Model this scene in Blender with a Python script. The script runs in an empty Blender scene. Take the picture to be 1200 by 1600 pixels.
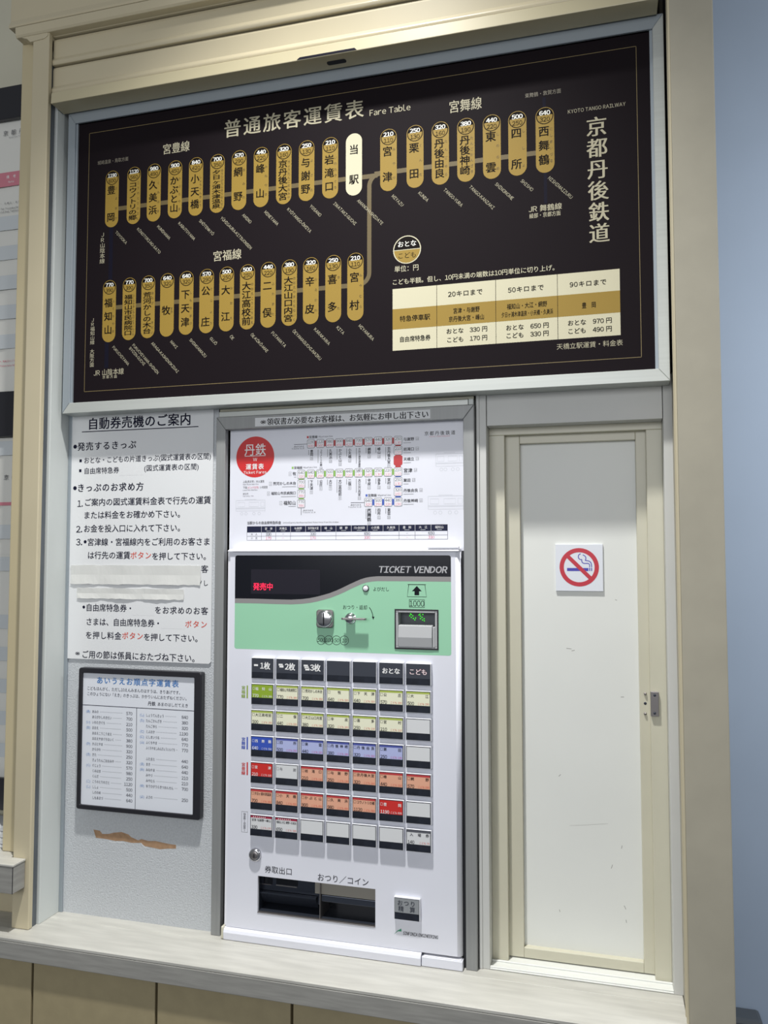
import bpy, bmesh, math, random
import numpy as np
from mathutils import Vector, Matrix
random.seed(7)
C = bpy.context.scene.collection
SC = bpy.context.scene

# ---------------------------------------------------------------- camera, world, lights, exposure
FPX, YAW, PIT = 1256.3, -0.26757, 0.05446
CAM = np.array([0.0, -1.5, 1.5])
cy_, sy_, cp_, sp_ = math.cos(YAW), math.sin(YAW), math.cos(PIT), math.sin(PIT)
FW = np.array([sy_*cp_, cy_*cp_, sp_]); RT = np.array([cy_, -sy_, 0.0]); UP = np.cross(RT, FW)
cam = bpy.data.cameras.new('camera'); cam.sensor_fit = 'VERTICAL'; cam.sensor_height = 36.0
cam.lens = FPX/1600*36; cam.clip_start = 0.05
co = bpy.data.objects.new('camera', cam); C.objects.link(co); SC.camera = co
co.matrix_world = Matrix(((RT[0], UP[0], -FW[0], CAM[0]), (RT[1], UP[1], -FW[1], CAM[1]), (RT[2], UP[2], -FW[2], CAM[2]), (0, 0, 0, 1)))
w = bpy.data.worlds.new('hall_ambient'); SC.world = w; w.use_nodes = True
w.node_tree.nodes['Background'].inputs[0].default_value = (0.93, 0.97, 1.0, 1)
w.node_tree.nodes['Background'].inputs[1].default_value = 0.20
def lamp(name, kind, loc, target, energy, color, **kw):
    l = bpy.data.lights.new(name, kind); l.energy = energy; l.color = color
    for k, v in kw.items(): setattr(l, k, v)
    o = bpy.data.objects.new(name, l); C.objects.link(o); o.location = loc
    o.rotation_euler = (Vector(target)-Vector(loc)).to_track_quat('-Z', 'Y').to_euler()
    return o
lamp('ceiling_downlight', 'SPOT', (-0.48, -0.68, 3.36), (-0.48, -0.68, 0), 300, (1.0, 0.985, 0.95), spot_size=math.radians(88), spot_blend=1.0, shadow_soft_size=0.05)
lamp('hall_light', 'AREA', (-0.6, -4.2, 2.3), (-0.5, 0, 1.2), 56, (0.97, 0.98, 1.0), shape='RECTANGLE', size=3.0, size_y=1.4)
lamp('blue_wall_fill', 'AREA', (1.5, -0.2, 2.3), (1.2, 1.0, 1.2), 25, (0.97, 0.98, 1.0), shape='RECTANGLE', size=1.0, size_y=0.5)  # added fill lamp that brightens the blue wall, no fixture seen there
SC.view_settings.view_transform = 'Standard'; SC.view_settings.look = 'None'
SC.view_settings.gamma = 1; SC.view_settings.use_curve_mapping = False
SC.view_settings.exposure = 0.0

# ---------------------------------------------------------------- measuring: a photo pixel and a wall depth y give X and Z on that wall plane
def W(px, py, y=0.0):
    r = FW + RT*((px-600)/FPX) - UP*((py-800)/FPX)
    t = (y-CAM[1])/r[1]; p = CAM + r*t
    return float(p[0]), float(p[2])
def X(px, py, y=0.0): return W(px, py, y)[0]
def Z(px, py, y=0.0): return W(px, py, y)[1]

# ---------------------------------------------------------------- materials
MATS = {}
def mat(name, col, rough=0.5, metal=0.0, noise=0.0, scale=20, bump=0.0, bscale=200, stretch=(1, 1, 1), emit=0, coat=0.0, spec=0.5):
    m = bpy.data.materials.new(name); m.use_nodes = True; nt = m.node_tree; b = nt.nodes['Principled BSDF']
    c = tuple(x/255 for x in col) if max(col) > 1 else col
    lin = tuple(((x+0.055)/1.055)**2.4 if x > 0.04045 else x/12.92 for x in c)
    b.inputs['Base Color'].default_value = (*lin, 1); b.inputs['Roughness'].default_value = rough; b.inputs['Metallic'].default_value = metal
    b.inputs['Coat Weight'].default_value = coat; b.inputs['Specular IOR Level'].default_value = spec
    if emit:
        b.inputs['Emission Color'].default_value = (*lin, 1); b.inputs['Emission Strength'].default_value = emit
    if noise or bump:
        tc = nt.nodes.new('ShaderNodeTexCoord'); mp = nt.nodes.new('ShaderNodeMapping'); mp.inputs['Scale'].default_value = stretch
        nt.links.new(tc.outputs['Object'], mp.inputs[0])
    if noise:
        n = nt.nodes.new('ShaderNodeTexNoise'); n.inputs['Scale'].default_value = scale; n.inputs['Detail'].default_value = 5
        nt.links.new(mp.outputs[0], n.inputs['Vector'])
        r = nt.nodes.new('ShaderNodeValToRGB'); r.color_ramp.elements[0].position = 0.3; r.color_ramp.elements[1].position = 0.7
        r.color_ramp.elements[0].color = (*[x*(1-noise) for x in lin], 1); r.color_ramp.elements[1].color = (*[min(1, x*(1+noise)) for x in lin], 1)
        nt.links.new(n.outputs['Fac'], r.inputs[0]); nt.links.new(r.outputs[0], b.inputs['Base Color'])
    if bump:
        n2 = nt.nodes.new('ShaderNodeTexNoise'); n2.inputs['Scale'].default_value = bscale; n2.inputs['Detail'].default_value = 3
        nt.links.new(mp.outputs[0], n2.inputs['Vector'])
        bp = nt.nodes.new('ShaderNodeBump'); bp.inputs['Strength'].default_value = bump; bp.inputs['Distance'].default_value = 0.002
        nt.links.new(n2.outputs['Fac'], bp.inputs['Height']); nt.links.new(bp.outputs[0], b.inputs['Normal'])
    MATS[name] = m; return m
mat('beige', (196, 186, 158), 0.35, noise=0.03, scale=6)
mat('beige_side', (196, 184, 150), 0.35, noise=0.03, scale=6)
mat('cream', (198, 195, 176), 0.32, noise=0.03, scale=9)
mat('bar_beige', (190, 181, 150), 0.32, noise=0.02, scale=9)
mat('hatch_white', (222, 224, 220), 0.4, noise=0.02, scale=5)
mat('grey_post', (198, 199, 196), 0.45, noise=0.03, scale=7)
mat('reveal_white', (205, 210, 208), 0.5, noise=0.05, scale=9, stretch=(1, 1, .3))
mat('wall_texture', (190, 194, 198), 0.75, noise=0.09, scale=260, bump=0.55, bscale=330)
mat('alu', (188, 192, 188), 0.4, 0.25, noise=0.04, scale=30, stretch=(.1, 1, 8))
mat('alu_dull', (146, 148, 148), 0.5, 0.3, noise=0.05, scale=30, stretch=(8, 1, .2))
mat('alu_blue', (154, 163, 170), 0.45, 0.3)
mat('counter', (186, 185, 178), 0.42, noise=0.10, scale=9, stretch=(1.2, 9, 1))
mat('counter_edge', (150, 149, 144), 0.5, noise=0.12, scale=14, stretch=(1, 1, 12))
mat('cabinet', (160, 148, 116), 0.55, noise=0.05, scale=40)
mat('pillar', (164, 159, 143), 0.6, noise=0.04, scale=18)
mat('pillar_edge', (190, 181, 154), 0.5)
mat('blue_wall', (166, 182, 203), 0.7, noise=0.03, scale=3)
mat('dark_gap', (22, 24, 30), 0.6)
mat('groove', (98, 104, 110), 0.45, 0.3, noise=0.25, scale=25, stretch=(1, 1, .3))
mat('board_black', (25, 19, 23), 0.6, spec=0.08)
mat('gold', (151, 124, 52), 0.5, spec=.3)
mat('gold_line', (96, 82, 48), 0.5)
mat('gold_thin', (128, 112, 72), 0.5)
mat('navy_line', (20, 19, 34), 0.6, spec=.1)
mat('pale_print', (178, 172, 148), 0.55, spec=.2)
mat('dim_print', (128, 122, 108), 0.5)
mat('ivory', (204, 199, 172), 0.55, spec=.2)
mat('ink', (18, 18, 28), 0.5, spec=.15)
mat('ink_soft', (70, 70, 80), 0.5)
mat('furigana', (92, 74, 36), 0.5)
mat('board_ink', (20, 15, 14), 0.6, spec=.08)
mat('board_white', (240, 240, 232), 0.5)
mat('sign_white', (226, 228, 230), 0.25, coat=0.3)
mat('patch_white', (222, 224, 226), 0.6)
mat('navy_ink', (14, 16, 44), 0.5, spec=.15)
mat('red_ink', (214, 82, 66), 0.4)
mat('tape', (216, 217, 214), 0.6, noise=0.02, scale=12, stretch=(2, 1, 1), bump=0.2, bscale=30)
mat('black_plastic', (34, 34, 40), 0.35)
mat('sheet_white', (222, 226, 234), 0.4)
mat('braille_blue', (64, 124, 190), 0.4)
mat('marker_blue', (160, 196, 216), 0.4)
mat('brown_torn', (166, 134, 104), 0.9, noise=0.15, scale=120)
mat('machine_white', (224, 226, 236), 0.38, noise=0.012, scale=8)
mat('machine_edge', (232, 233, 240), 0.3)
mat('mint', (150, 206, 172), 0.4)
mat('display_black', (18, 20, 28), 0.2, spec=.3)
mat('display_window', (36, 34, 44), 0.12)
mat('band_grey', (140, 138, 138), 0.4)
mat('title_grey', (176, 176, 180), 0.4)
mat('led_red', (255, 30, 70), 0.5, emit=1.6)
mat('led_green', (60, 220, 40), 0.5, emit=1.2)
mat('chrome', (200, 200, 204), 0.18, 1.0)
mat('steel', (150, 146, 146), 0.35, 0.9)
mat('slot_grey', (176, 178, 180), 0.4)
mat('slot_dark', (84, 90, 96), 0.5)
mat('button_side', (218, 220, 226), 0.35)
mat('button_dark', (34, 38, 48), 0.22, noise=0.25, scale=60)
mat('button_slate', (58, 62, 72), 0.3)
mat('tray_dark', (62, 67, 78), 0.2, 0.5)
mat('tray_black', (16, 18, 24), 0.2)
mat('tray_band', (150, 146, 138), 0.35, 0.3)
mat('red_circle', (204, 32, 34), 0.4)
mat('rail_red', (186, 44, 50), 0.4); mat('rail_green', (142, 190, 92), 0.4); mat('rail_blue', (64, 96, 190), 0.4)
mat('pink_ink', (214, 96, 120), 0.4)
mat('train_line', (196, 200, 208), 0.5)
mat('table_navy', (30, 34, 60), 0.5, spec=.2)
mat('lab_cream', (234, 234, 208), 0.4); mat('lab_lime', (170, 186, 84), 0.4); mat('lab_green', (142, 170, 46), 0.4)
mat('lab_lav', (176, 184, 226), 0.4); mat('lab_blue', (54, 84, 184), 0.4); mat('lab_indigo', (74, 84, 160), 0.4)
mat('lab_salmon', (228, 170, 142), 0.4); mat('lab_red', (204, 44, 40), 0.4); mat('lab_rust', (190, 60, 64), 0.4)
mat('lab_crimson', (164, 34, 66), 0.4); mat('lab_white', (216, 218, 220), 0.4); mat('lab_grey', (90, 92, 100), 0.4)
mat('magenta_ink', (206, 70, 150), 0.4); mat('print_white', (240, 240, 240), 0.4); mat('grey_ink', (120, 122, 126), 0.4)
mat('swoosh', (64, 150, 118), 0.4); mat('key_grey', (142, 146, 150), 0.4)
mat('ban_red', (190, 30, 52), 0.35); mat('ban_blue', (62, 58, 170), 0.35)
mat('notice_paper', (222, 222, 216), 0.7, noise=0.02, scale=8, bump=0.5, bscale=14)
mat('notice_pink', (206, 128, 142), 0.6); mat('notice_blue', (202, 208, 211), 0.6)
mat('floor_dark', (72, 78, 88), 0.5, noise=0.1, scale=5)
mat('scuff', (150, 150, 146), 0.6)

# ---------------------------------------------------------------- object helpers
def link(name, me, parent=None):
    o = bpy.data.objects.new(name, me); C.objects.link(o)
    if parent is not None: o.parent = parent
    return o
def tag(o, label=None, cat=None, group=None, kind=None):
    if label: o['label'] = label
    if cat: o['category'] = cat
    if group: o['group'] = group
    if kind: o['kind'] = kind
    return o
def thing(name, label, cat, group=None, loc=(0, 0, 0)):
    o = bpy.data.objects.new(name, None); C.objects.link(o); o.empty_display_size = 0.05
    return tag(o, label, cat, group)
class M:
    """collects simple solids in one mesh with material slots"""
    def __init__(s): s.v = []; s.f = []; s.m = []; s.mats = []; s.smooth = []
    def mi(s, m):
        if m not in s.mats: s.mats.append(m)
        return s.mats.index(m)
    def add(s, vs, fs, m, smooth=False):
        b = len(s.v); s.v += [tuple(v) for v in vs]; k = s.mi(m)
        for f in fs: s.f.append(tuple(b+i for i in f)); s.m.append(k); s.smooth.append(smooth)
    def box(s, x0, x1, y0, y1, z0, z1, m):
        x0, x1 = sorted((x0, x1)); y0, y1 = sorted((y0, y1)); z0, z1 = sorted((z0, z1))
        vs = [(x, y, z) for z in (z0, z1) for y in (y0, y1) for x in (x0, x1)]
        s.add(vs, [(0, 2, 3, 1), (4, 5, 7, 6), (0, 1, 5, 4), (2, 6, 7, 3), (0, 4, 6, 2), (1, 3, 7, 5)], m)
    def profx(s, prof, x0, x1, m, smooth=False):      # prof: list of (y,z), closed, extruded along x
        n = len(prof); vs = [(x0, y, z) for y, z in prof]+[(x1, y, z) for y, z in prof]
        fs = [(i, (i+1) % n, n+(i+1) % n, n+i) for i in range(n)]+[tuple(range(n-1, -1, -1)), tuple(range(n, 2*n))]
        s.add(vs, fs, m, smooth)
    def profy(s, prof, y0, y1, m):      # prof: list of (x,z), extruded along y
        n = len(prof); vs = [(x, y0, z) for x, z in prof]+[(x, y1, z) for x, z in prof]
        fs = [(i, (i+1) % n, n+(i+1) % n, n+i) for i in range(n)]+[tuple(range(n-1, -1, -1)), tuple(range(n, 2*n))]
        s.add(vs, fs, m)
    def profz(s, prof, z0, z1, m, smooth=False):      # prof: list of (x,y), extruded along z
        n = len(prof); vs = [(x, y, z0) for x, y in prof]+[(x, y, z1) for x, y in prof]
        fs = [(i, (i+1) % n, n+(i+1) % n, n+i) for i in range(n)]+[tuple(range(n-1, -1, -1)), tuple(range(n, 2*n))]
        s.add(vs, fs, m, smooth)
    def lathe(s, cx, cz, prof, m, n=28, sx=1.0):      # prof: (r, y) front to back around the y axis
        vs = []; fs = []
        for r, y in prof: vs += [(cx+sx*r*math.cos(2*math.pi*i/n), y, cz+r*math.sin(2*math.pi*i/n)) for i in range(n)]
        for k in range(len(prof)-1):
            for i in range(n): j = (i+1) % n; fs.append((k*n+i, k*n+j, (k+1)*n+j, (k+1)*n+i))
        fs.append(tuple(range(n))); s.add(vs, fs, m, True)
    def build(s, name, parent=None, bevel=0.0, seg=2):
        me = bpy.data.meshes.new(name); me.from_pydata(s.v, [], s.f)
        for m in s.mats: me.materials.append(MATS[m])
        me.polygons.foreach_set('material_index', s.m); me.polygons.foreach_set('use_smooth', s.smooth)
        bm = bmesh.new(); bm.from_mesh(me); bmesh.ops.recalc_face_normals(bm, faces=bm.faces); bm.to_mesh(me); bm.free()
        o = link(name, me, parent)
        if bevel:
            b = o.modifiers.new('bevel', 'BEVEL'); b.width = bevel; b.segments = seg; b.limit_method = 'ANGLE'; b.angle_limit = math.radians(50)
        return o
def one(name, parent, m, *a, bevel=0.0):
    q = M(); q.box(*a, m); return q.build(name, parent, bevel)
def mitre_frame(parent, name, x0, x1, z0, z1, wl, wr, wb, wt, yf, yb, m, lip=0.0, bevel=0.0008, mats=None):
    """four mitred members of a rectangular frame, each its own part"""
    a = [(x0, z0), (x1, z0), (x1, z1), (x0, z1)]; b = [(x0+wl, z0+wb), (x1-wr, z0+wb), (x1-wr, z1-wt), (x0+wl, z1-wt)]
    out = []
    for k in range(4):
        j = (k+1) % 4; q = M(); q.profy([a[k], a[j], b[j], b[k]], yf, yb, (mats[k] if mats else m)); out.append(q.build(name, parent, bevel, 1))
    return out

# ---------------------------------------------------------------- lettering: glyph outlines of Blender's own font as flat print
_fc = bpy.data.curves.new('glyph', 'FONT'); _fc.resolution_u = 2; _fo = bpy.data.objects.new('glyph', _fc)
_ts = bpy.data.scenes.new('glyph_workshop'); _ts.collection.objects.link(_fo); _tv = _ts.view_layers[0]
_G = {}
def _mesh(s, off=0.0):
    _fc.offset = off; _fc.body = s; _tv.update()
    dg = _tv.depsgraph; me = bpy.data.meshes.new_from_object(_fo.evaluated_get(dg))
    v = np.zeros(len(me.vertices)*3); me.vertices.foreach_get('co', v); v = v.reshape(-1, 3)[:, :2].copy()
    f = [tuple(p.vertices) for p in me.polygons]; bpy.data.meshes.remove(me); return v, f
def glyph(ch0, off=0.0):
    ch = ch0
    key = (ch0, off)
    if key in _G: return _G[key]
    if off and ch0 not in ' 　':
        v, f = _mesh(ch0, off); _G[key] = (v, f, glyph(ch0)[2]); return _G[key]
    if off: return glyph(ch0)
    if ch not in _G:
        if 0x21 <= ord(ch) <= 0x7e and ch not in "()|,-" or ch in 'Ōō':      # the CJK font's own upright Latin forms, set proportionally
            full = chr(ord({'Ō': 'O', 'ō': 'o'}.get(ch, ch))+0xFEE0); v, f = _mesh(full)
            lo_, hi_ = v[:, 0].min(), v[:, 0].max(); sb = .055
            if ch.isdigit(): adv_ = .575; v[:, 0] += (adv_-(hi_-lo_))/2-lo_
            else: adv_ = hi_-lo_+2*sb; v[:, 0] += sb-lo_
            if ch in 'Ōō':
                t_ = v[:, 1].max()+.05; c_ = adv_/2; k_ = len(v)
                v = np.r_[v, [[c_-.17, t_], [c_+.17, t_], [c_+.17, t_+.065], [c_-.17, t_+.065]]]; f = f+[(k_, k_+1, k_+2, k_+3)]
            _G[ch] = (v, f, adv_)
        elif ch == ' ': _G[ch] = (np.zeros((0, 2)), [], 0.28)
        elif ch == '　': _G[ch] = (np.zeros((0, 2)), [], 1.0)
        else:
            v, f = _mesh(ch)
            if len(v) == 0: _G[ch] = (v, [], 0.3)
            else:
                v2, _ = _mesh(ch+ch); _G[ch] = (v, f, float(v2[:, 0].max()-v[:, 0].max()))
    _G[key] = _G[ch]
    return _G[ch]
def latin(s): return all(ord(c) < 0x300 or c in 'ŌōŪ–' for c in s)
LAST = [None]
class Print:
    """flat print on the wall plane y; level n lies n*0.25 mm proud"""
    def __init__(s, y): s.y = y; s.b = {}
    def raw(s, P, F, m, lev):
        s.b.setdefault(m, []).append((np.asarray(P, float), F, lev))
    # -- world units
    def wtext(s, t, x0, zc, size, m, x1=None, al='l', bold=0, ang=0.0, skew=0.0, lev=2, xs=1.0, mincho=False, track=0.0):
        gs = [glyph(c) for c in t]; adv = [g[2]+track for g in gs]; tot = sum(adv)
        if not tot: return
        lat = latin(t)
        if x1 is not None:
            sx = (x1-x0)/(tot*0.985)
            if not lat and len(t) > 1 and sx > size*1.03:      # wide setting: space the characters out instead of stretching them
                e = ((x1-x0)-tot*size)/(len(t)-1)/size; sx = size; adv = [a_+e for a_ in adv]; tot = sum(adv)
        else: sx = size*xs
        w_ = tot*sx
        ox = {'l': 0, 'c': -w_/2, 'r': -w_}[al] if x1 is None else 0
        zb = -(0.365 if lat else 0.38)*size
        ca, sa = math.cos(ang), math.sin(ang); cur = ox
        offs = [(0, 0)] if not bold else [(-bold, -bold*.5), (bold, -bold*.5), (-bold, bold*.5), (bold, bold*.5)]
        if mincho: offs = [(-.020, 0), (0, 0), (.020, 0)]
        for (v, f, a_), ad in zip(gs, adv):
            if len(v):
                for ko, (bx, bz) in enumerate(offs):
                    lx = cur+(v[:, 0]+bx+skew*v[:, 1])*sx; lz = zb+(v[:, 1]+bz)*size
                    s.raw(np.c_[x0+lx*ca-lz*sa, zc+lx*sa+lz*ca], f, m, lev+ko*.2)
            cur += ad*sx
    def poly(s, P, m, lev=0):
        P = [tuple(p) for p in P]; s.raw(P, [tuple(range(len(P)))], m, lev)
    def wrect(s, x0, x1, z0, z1, m, lev=0): s.poly([(x0, z0), (x1, z0), (x1, z1), (x0, z1)], m, lev)
    def wrrect(s, x0, x1, z0, z1, r, m, lev=0, n=6):
        P = []
        for cx, cz, a0 in ((x1-r, z1-r, 0), (x0+r, z1-r, 90), (x0+r, z0+r, 180), (x1-r, z0+r, 270)):
            P += [(cx+r*math.cos(math.radians(a0+90*i/n)), cz+r*math.sin(math.radians(a0+90*i/n))) for i in range(n+1)]
        s.poly(P, m, lev)
    def wdisc(s, cx, cz, r, m, lev=0, a0=0, a1=360, n=32):
        s.poly([(cx+r*math.cos(math.radians(a0+(a1-a0)*i/n)), cz+r*math.sin(math.radians(a0+(a1-a0)*i/n))) for i in range(n+(a1-a0 < 360))], m, lev)
    def wring(s, cx, cz, r0, r1, m, lev=0, a0=0, a1=360, n=36):
        s.stroke([(cx+(r0+r1)/2*math.cos(math.radians(a0+(a1-a0)*i/n)), cz+(r0+r1)/2*math.sin(math.radians(a0+(a1-a0)*i/n))) for i in range(n+1)], r1-r0, m, lev)
    def stroke(s, P, wd, m, lev=1):
        P = np.array(P, float); n = len(P); T = np.gradient(P, axis=0); T /= np.maximum(1e-9, np.hypot(T[:, 0], T[:, 1]))[:, None]
        if np.allclose(P[0], P[-1]) and n > 3:
            t = P[1]-P[-2]; t /= np.hypot(*t); T[0] = T[-1] = t
        N = np.c_[-T[:, 1], T[:, 0]]*wd/2; V = np.r_[P+N, P-N]
        s.raw(V, [(i, i+1, n+i+1, n+i) for i in range(n-1)], m, lev)
    def wframe(s, x0, x1, z0, z1, t, m, lev=1):
        s.wrect(x0, x1, z0, z0+t, m, lev); s.wrect(x0, x1, z1-t, z1, m, lev); s.wrect(x0, x0+t, z0, z1, m, lev); s.wrect(x1-t, x1, z0, z1, m, lev)
    # -- photo-measured
    def k(s, px, py): return Z(px, py, s.y)-Z(px, py+1, s.y)      # metres per pixel, upright
    def kx(s, px, py): return X(px+1, py, s.y)-X(px, py, s.y)
    def p(s, px, py): return W(px, py, s.y)
    def text(s, t, px, py, h, m, x1=None, **kw):
        a = s.p(px, py); size = h*s.k(px, py)/(0.74 if latin(t) else 0.90)
        if x1 is not None: kw['x1'] = X(x1, py, s.y)
        s.wtext(t, a[0], a[1], size, m, **kw)
    def vtext(s, t, px, y0, y1, wpx, m, hpx=None, bold=0, lev=2, mincho=False):
        """characters stacked from the centre y0 to the centre y1"""
        n = len(t); xx, z0 = s.p(px, y0); z1 = Z(px, y1, s.y)
        sz = wpx*s.kx(px, (y0+y1)/2)/0.9; szz = (hpx or wpx)*s.k(px, y0)/0.9
        for i, c in enumerate(t):
            if c in ' 　': continue
            zz = z0 if n == 1 else z0+(z1-z0)*i/(n-1)
            if c == 'ー': s.wtext('|', xx, zz, szz*.9, m, al='c', lev=lev); continue
            s.wtext(c, xx, zz, szz, m, al='c', xs=sz/szz, bold=bold, lev=lev, mincho=mincho)
    def rect(s, px0, py0, px1, py1, m, lev=0):
        a = s.p(px0, py0); b = s.p(px1, py1); s.wrect(a[0], b[0], b[1], a[1], m, lev)
    def hline(s, px0, py0, px1, t, m, lev=1):
        a = s.p(px0, py0); k = s.k(px0, py0)*t/2; s.wrect(a[0], X(px1, py0, s.y), a[1]-k, a[1]+k, m, lev)
    def vline(s, px, py0, py1, t, m, lev=1):
        a = s.p(px, py0); z1 = Z(px, py1, s.y); k = s.kx(px, py0)*t/2; s.wrect(a[0]-k, a[0]+k, z1, a[1], m, lev)
    def build(s, parent, names=None):
        for m, parts in s.b.items():
            V = []; F = []; b = 0
            for P, f, lev in parts:
                V.append(np.c_[P[:, 0], np.full(len(P), s.y-0.0001-lev*0.00009), P[:, 1]])
                F += [tuple(b+i for i in q) for q in f]; b += len(P)
            V = np.concatenate(V); me = bpy.data.meshes.new('lettering'); me.from_pydata(V.tolist(), [], F); me.materials.append(MATS[m])
            nm = (names or {}).get(m, 'lettering'); o = link(nm, me, parent); LAST[0] = o
            if nm in ('lettering', 'scuff_mark', 'paper_scrap', 'pale_row'): o['kind'] = 'stuff'
        s.b = {}

# ================================================================= measured levels
ZC = 0.750                       # counter top
XR = -1.1225                     # left reveal of the niche
YF = -0.130                      # counter front
YB = -0.034                      # fare board face
YM = -0.018                      # machine face
XE = 0.118                       # counter's right end
ZB = 1.804                       # underside of the fare board

# ---------------------------------------------------------------- the setting
def struct(name, q, label, bevel=0.0):
    o = q.build(name, None, bevel); o['kind'] = 'structure'; o['label'] = label; return o
q = M(); q.box(-3.2, 2.2, -3.0, 1.2, -0.05, 0, 'floor_dark'); struct('floor', q, 'dark grey station floor at the foot of the blue wall')
q = M(); q.box(0.14, 2.2, 1.0, 1.06, 0, 3.6, 'blue_wall'); struct('wall_right', q, 'pale blue wall set back at the right edge')
q = M(); q.box(0.15, X(1193, 1590, .93), .93, 1.0, 0, Z(1150, 1592, .93), 'slot_dark'); struct('baseboard_right', q, 'dark grey plinth at the foot of the blue wall', 0.01)
# textured wall panel beside the machine, with the strip of torn surface
xs0, xs1 = X(101, 1300), X(331, 1300)
q = M(); q.box(xs0, -0.765, 0, 0.02, ZC, ZB+0.02, 'wall_texture'); wl = struct('wall_left', q, 'grey stippled wall panel left of the ticket machine')
tp = Print(0.0)
pts = [(146, 1296), (156, 1298), (160, 1303), (170, 1303), (178, 1301), (190, 1300), (201, 1304), (205, 1308), (216, 1313), (221, 1311), (232, 1314), (243, 1314), (256, 1317), (266, 1319), (275, 1320), (275, 1326), (262, 1326), (250, 1327), (236, 1324), (226, 1322), (220, 1317), (206, 1317), (192, 1314), (180, 1314), (166, 1311), (150, 1309)]
tp.raw([tp.p(*a) for a in pts], [tuple(range(len(pts)))], 'brown_torn', 0)
for a, b in (((170, 1314), (182, 1316)), ((220, 1317), (229, 1325)), ((182, 1315), (190, 1316))):
    tp.stroke([tp.p(*a), tp.p((a[0]+b[0])/2, (a[1]+b[1])/2+1), tp.p(*b)], .0015, 'sign_white', 1)
tp.build(wl, {'brown_torn': 'torn_patch', 'sign_white': 'paper_scrap'})
q = M(); q.box(XR, xs0, -0.004, 0.02, ZC, ZB+0.02, 'alu_blue'); struct('trim_1', q, 'slim bluish aluminium strip in the left corner of the niche', .0008)
q = M(); q.box(XR-0.03, XR, -0.064, 0.02, ZC, 2.50, 'reveal_white'); struct('trim_2', q, 'whitish side lining of the niche beside the beige shutter rail', .001)
# grey posts and header around the hatch
yj, ys, yp = .035, .050, .062
xp0, xp1 = X(745.5, 1000), X(762, 1000)
xg0, xg1 = X(1047.5, 1250), X(1064, 1250)
zh = Z(762, 665.4)
q = M(); q.box(xp0, xp1, 0, .09, ZC, ZB+.02, 'grey_post'); q.box(xp0+.0015, xp0+.007, -.0025, 0, ZC, ZB+.01, 'grey_post'); struct('trim_3', q, 'grey metal post between the ticket machine and the white hatch', .0012)
q = M(); q.box(xg0, XE+.002, 0, .09, ZC, ZB+.02, 'grey_post')
n = 8; q.profz([(xg1+.006+.007*math.cos(math.pi*i/n), -.007*math.sin(math.pi*i/n)) for i in range(n+1)], ZC, ZB-.01, 'reveal_white', True)
struct('trim_4', q, 'grey metal post with a rounded bead right of the white hatch', .001)
q = M(); q.box(xp1+.001, xg0-.001, .001, .09, zh, ZB+.02, 'grey_post'); struct('trim_5', q, 'grey header panel above the white hatch', .0008)
# pillar
q = M(); xpl = X(1075, 1300, -.088); xpr = X(1142.5, 1250, -.088)
q.box(XE+.001, xpr, -.088, .96, 0, 3.4, 'pillar'); pil = struct('wall_pillar', q, 'beige papered pillar right of the service counter', .002)
for a, b in ((-.0888, -.082), (-.066, -.060)):
    e = one('edge_strip', pil, 'pillar_edge', XE-.0015, XE+.002, a, b, 0, 3.4, bevel=.0008)
q = M(); q.box(X(1049, 300, 0), XE, -.03, .02, ZB+.02, 2.62, 'dark_gap'); struct('gap_shade', q, 'dark strip put in for the shade between the fare board and the beige pillar')  # near-black block: the shade in this gap given as colour
# backing wall behind everything (closes the niche)
q = M(); q.box(-1.16, XE, .12, .16, 0, 2.7, 'dark_gap'); struct('wall_back', q, 'dark wall inside the ticket office seen through the gaps')
# upper left wall and left panels
q = M(); q.box(-2.2, -1.145, -.03, 0.12, 0, .865, 'beige'); struct('wall_side', q, 'beige panel under the side shelf at the left edge')
q = M(); q.box(-2.2, -1.15, .03, 0.12, .865, 3.0, 'cream'); struct('wall_notice', q, 'cream wall behind the notices at the left edge')

# ---------------------------------------------------------------- service counter
ct = thing('service_counter', 'long grey laminate counter running under the ticket machine and hatch', 'counter')
zb2 = Z(0, 1497, YF)
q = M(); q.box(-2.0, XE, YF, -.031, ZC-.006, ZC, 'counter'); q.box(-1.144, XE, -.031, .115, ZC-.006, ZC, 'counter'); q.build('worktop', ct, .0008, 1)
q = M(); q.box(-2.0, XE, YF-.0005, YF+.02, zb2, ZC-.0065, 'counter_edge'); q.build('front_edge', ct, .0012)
ysx = YF+.012
xq = [-1.9, X(50, 1550, ysx), X(244, 1560, ysx), X(456, 1575, ysx), X(456, 1575, ysx)*2-X(244, 1560, ysx)+.02, XE]
for i in range(5):
    q = M(); q.box(xq[i]+.0025, xq[i+1]-.0025, ysx, ysx+.02, .05, zb2+.002, 'cabinet'); q.build('cabinet_panel', ct, .0012)
q = M(); q.box(-1.9, XE, ysx+.021, -.031, .0, ZC-.0065, 'cabinet'); q.build('carcass', ct)

# side shelf at the left edge
sh = thing('side_shelf', 'short grey laminate shelf end jutting at the left edge before the shutter rail', 'shelf')
zs = .890; zsb = Z(21, 1398, -.128)
q = M(); q.box(-2.0, -1.135, -.129, -.0925, zs-.004, zs, 'counter'); q.box(-2.0, -1.1705, -.0925, .02, zs-.004, zs, 'counter'); q.build('shelf_top', sh, .0006, 1)
q = M(); q.box(-2.0, -1.136, -.128, -.0925, zsb, zs-.0045, 'counter_edge'); q.box(-2.0, -1.1715, -.0925, -.03, zsb, zs-.0045, 'counter_edge'); q.build('shelf_edge', sh, .001, 1)
one('edge_joint', sh, 'dark_gap', -1.1365, -1.1355, -.1286, -.1276, zsb, zs-.004)

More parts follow.
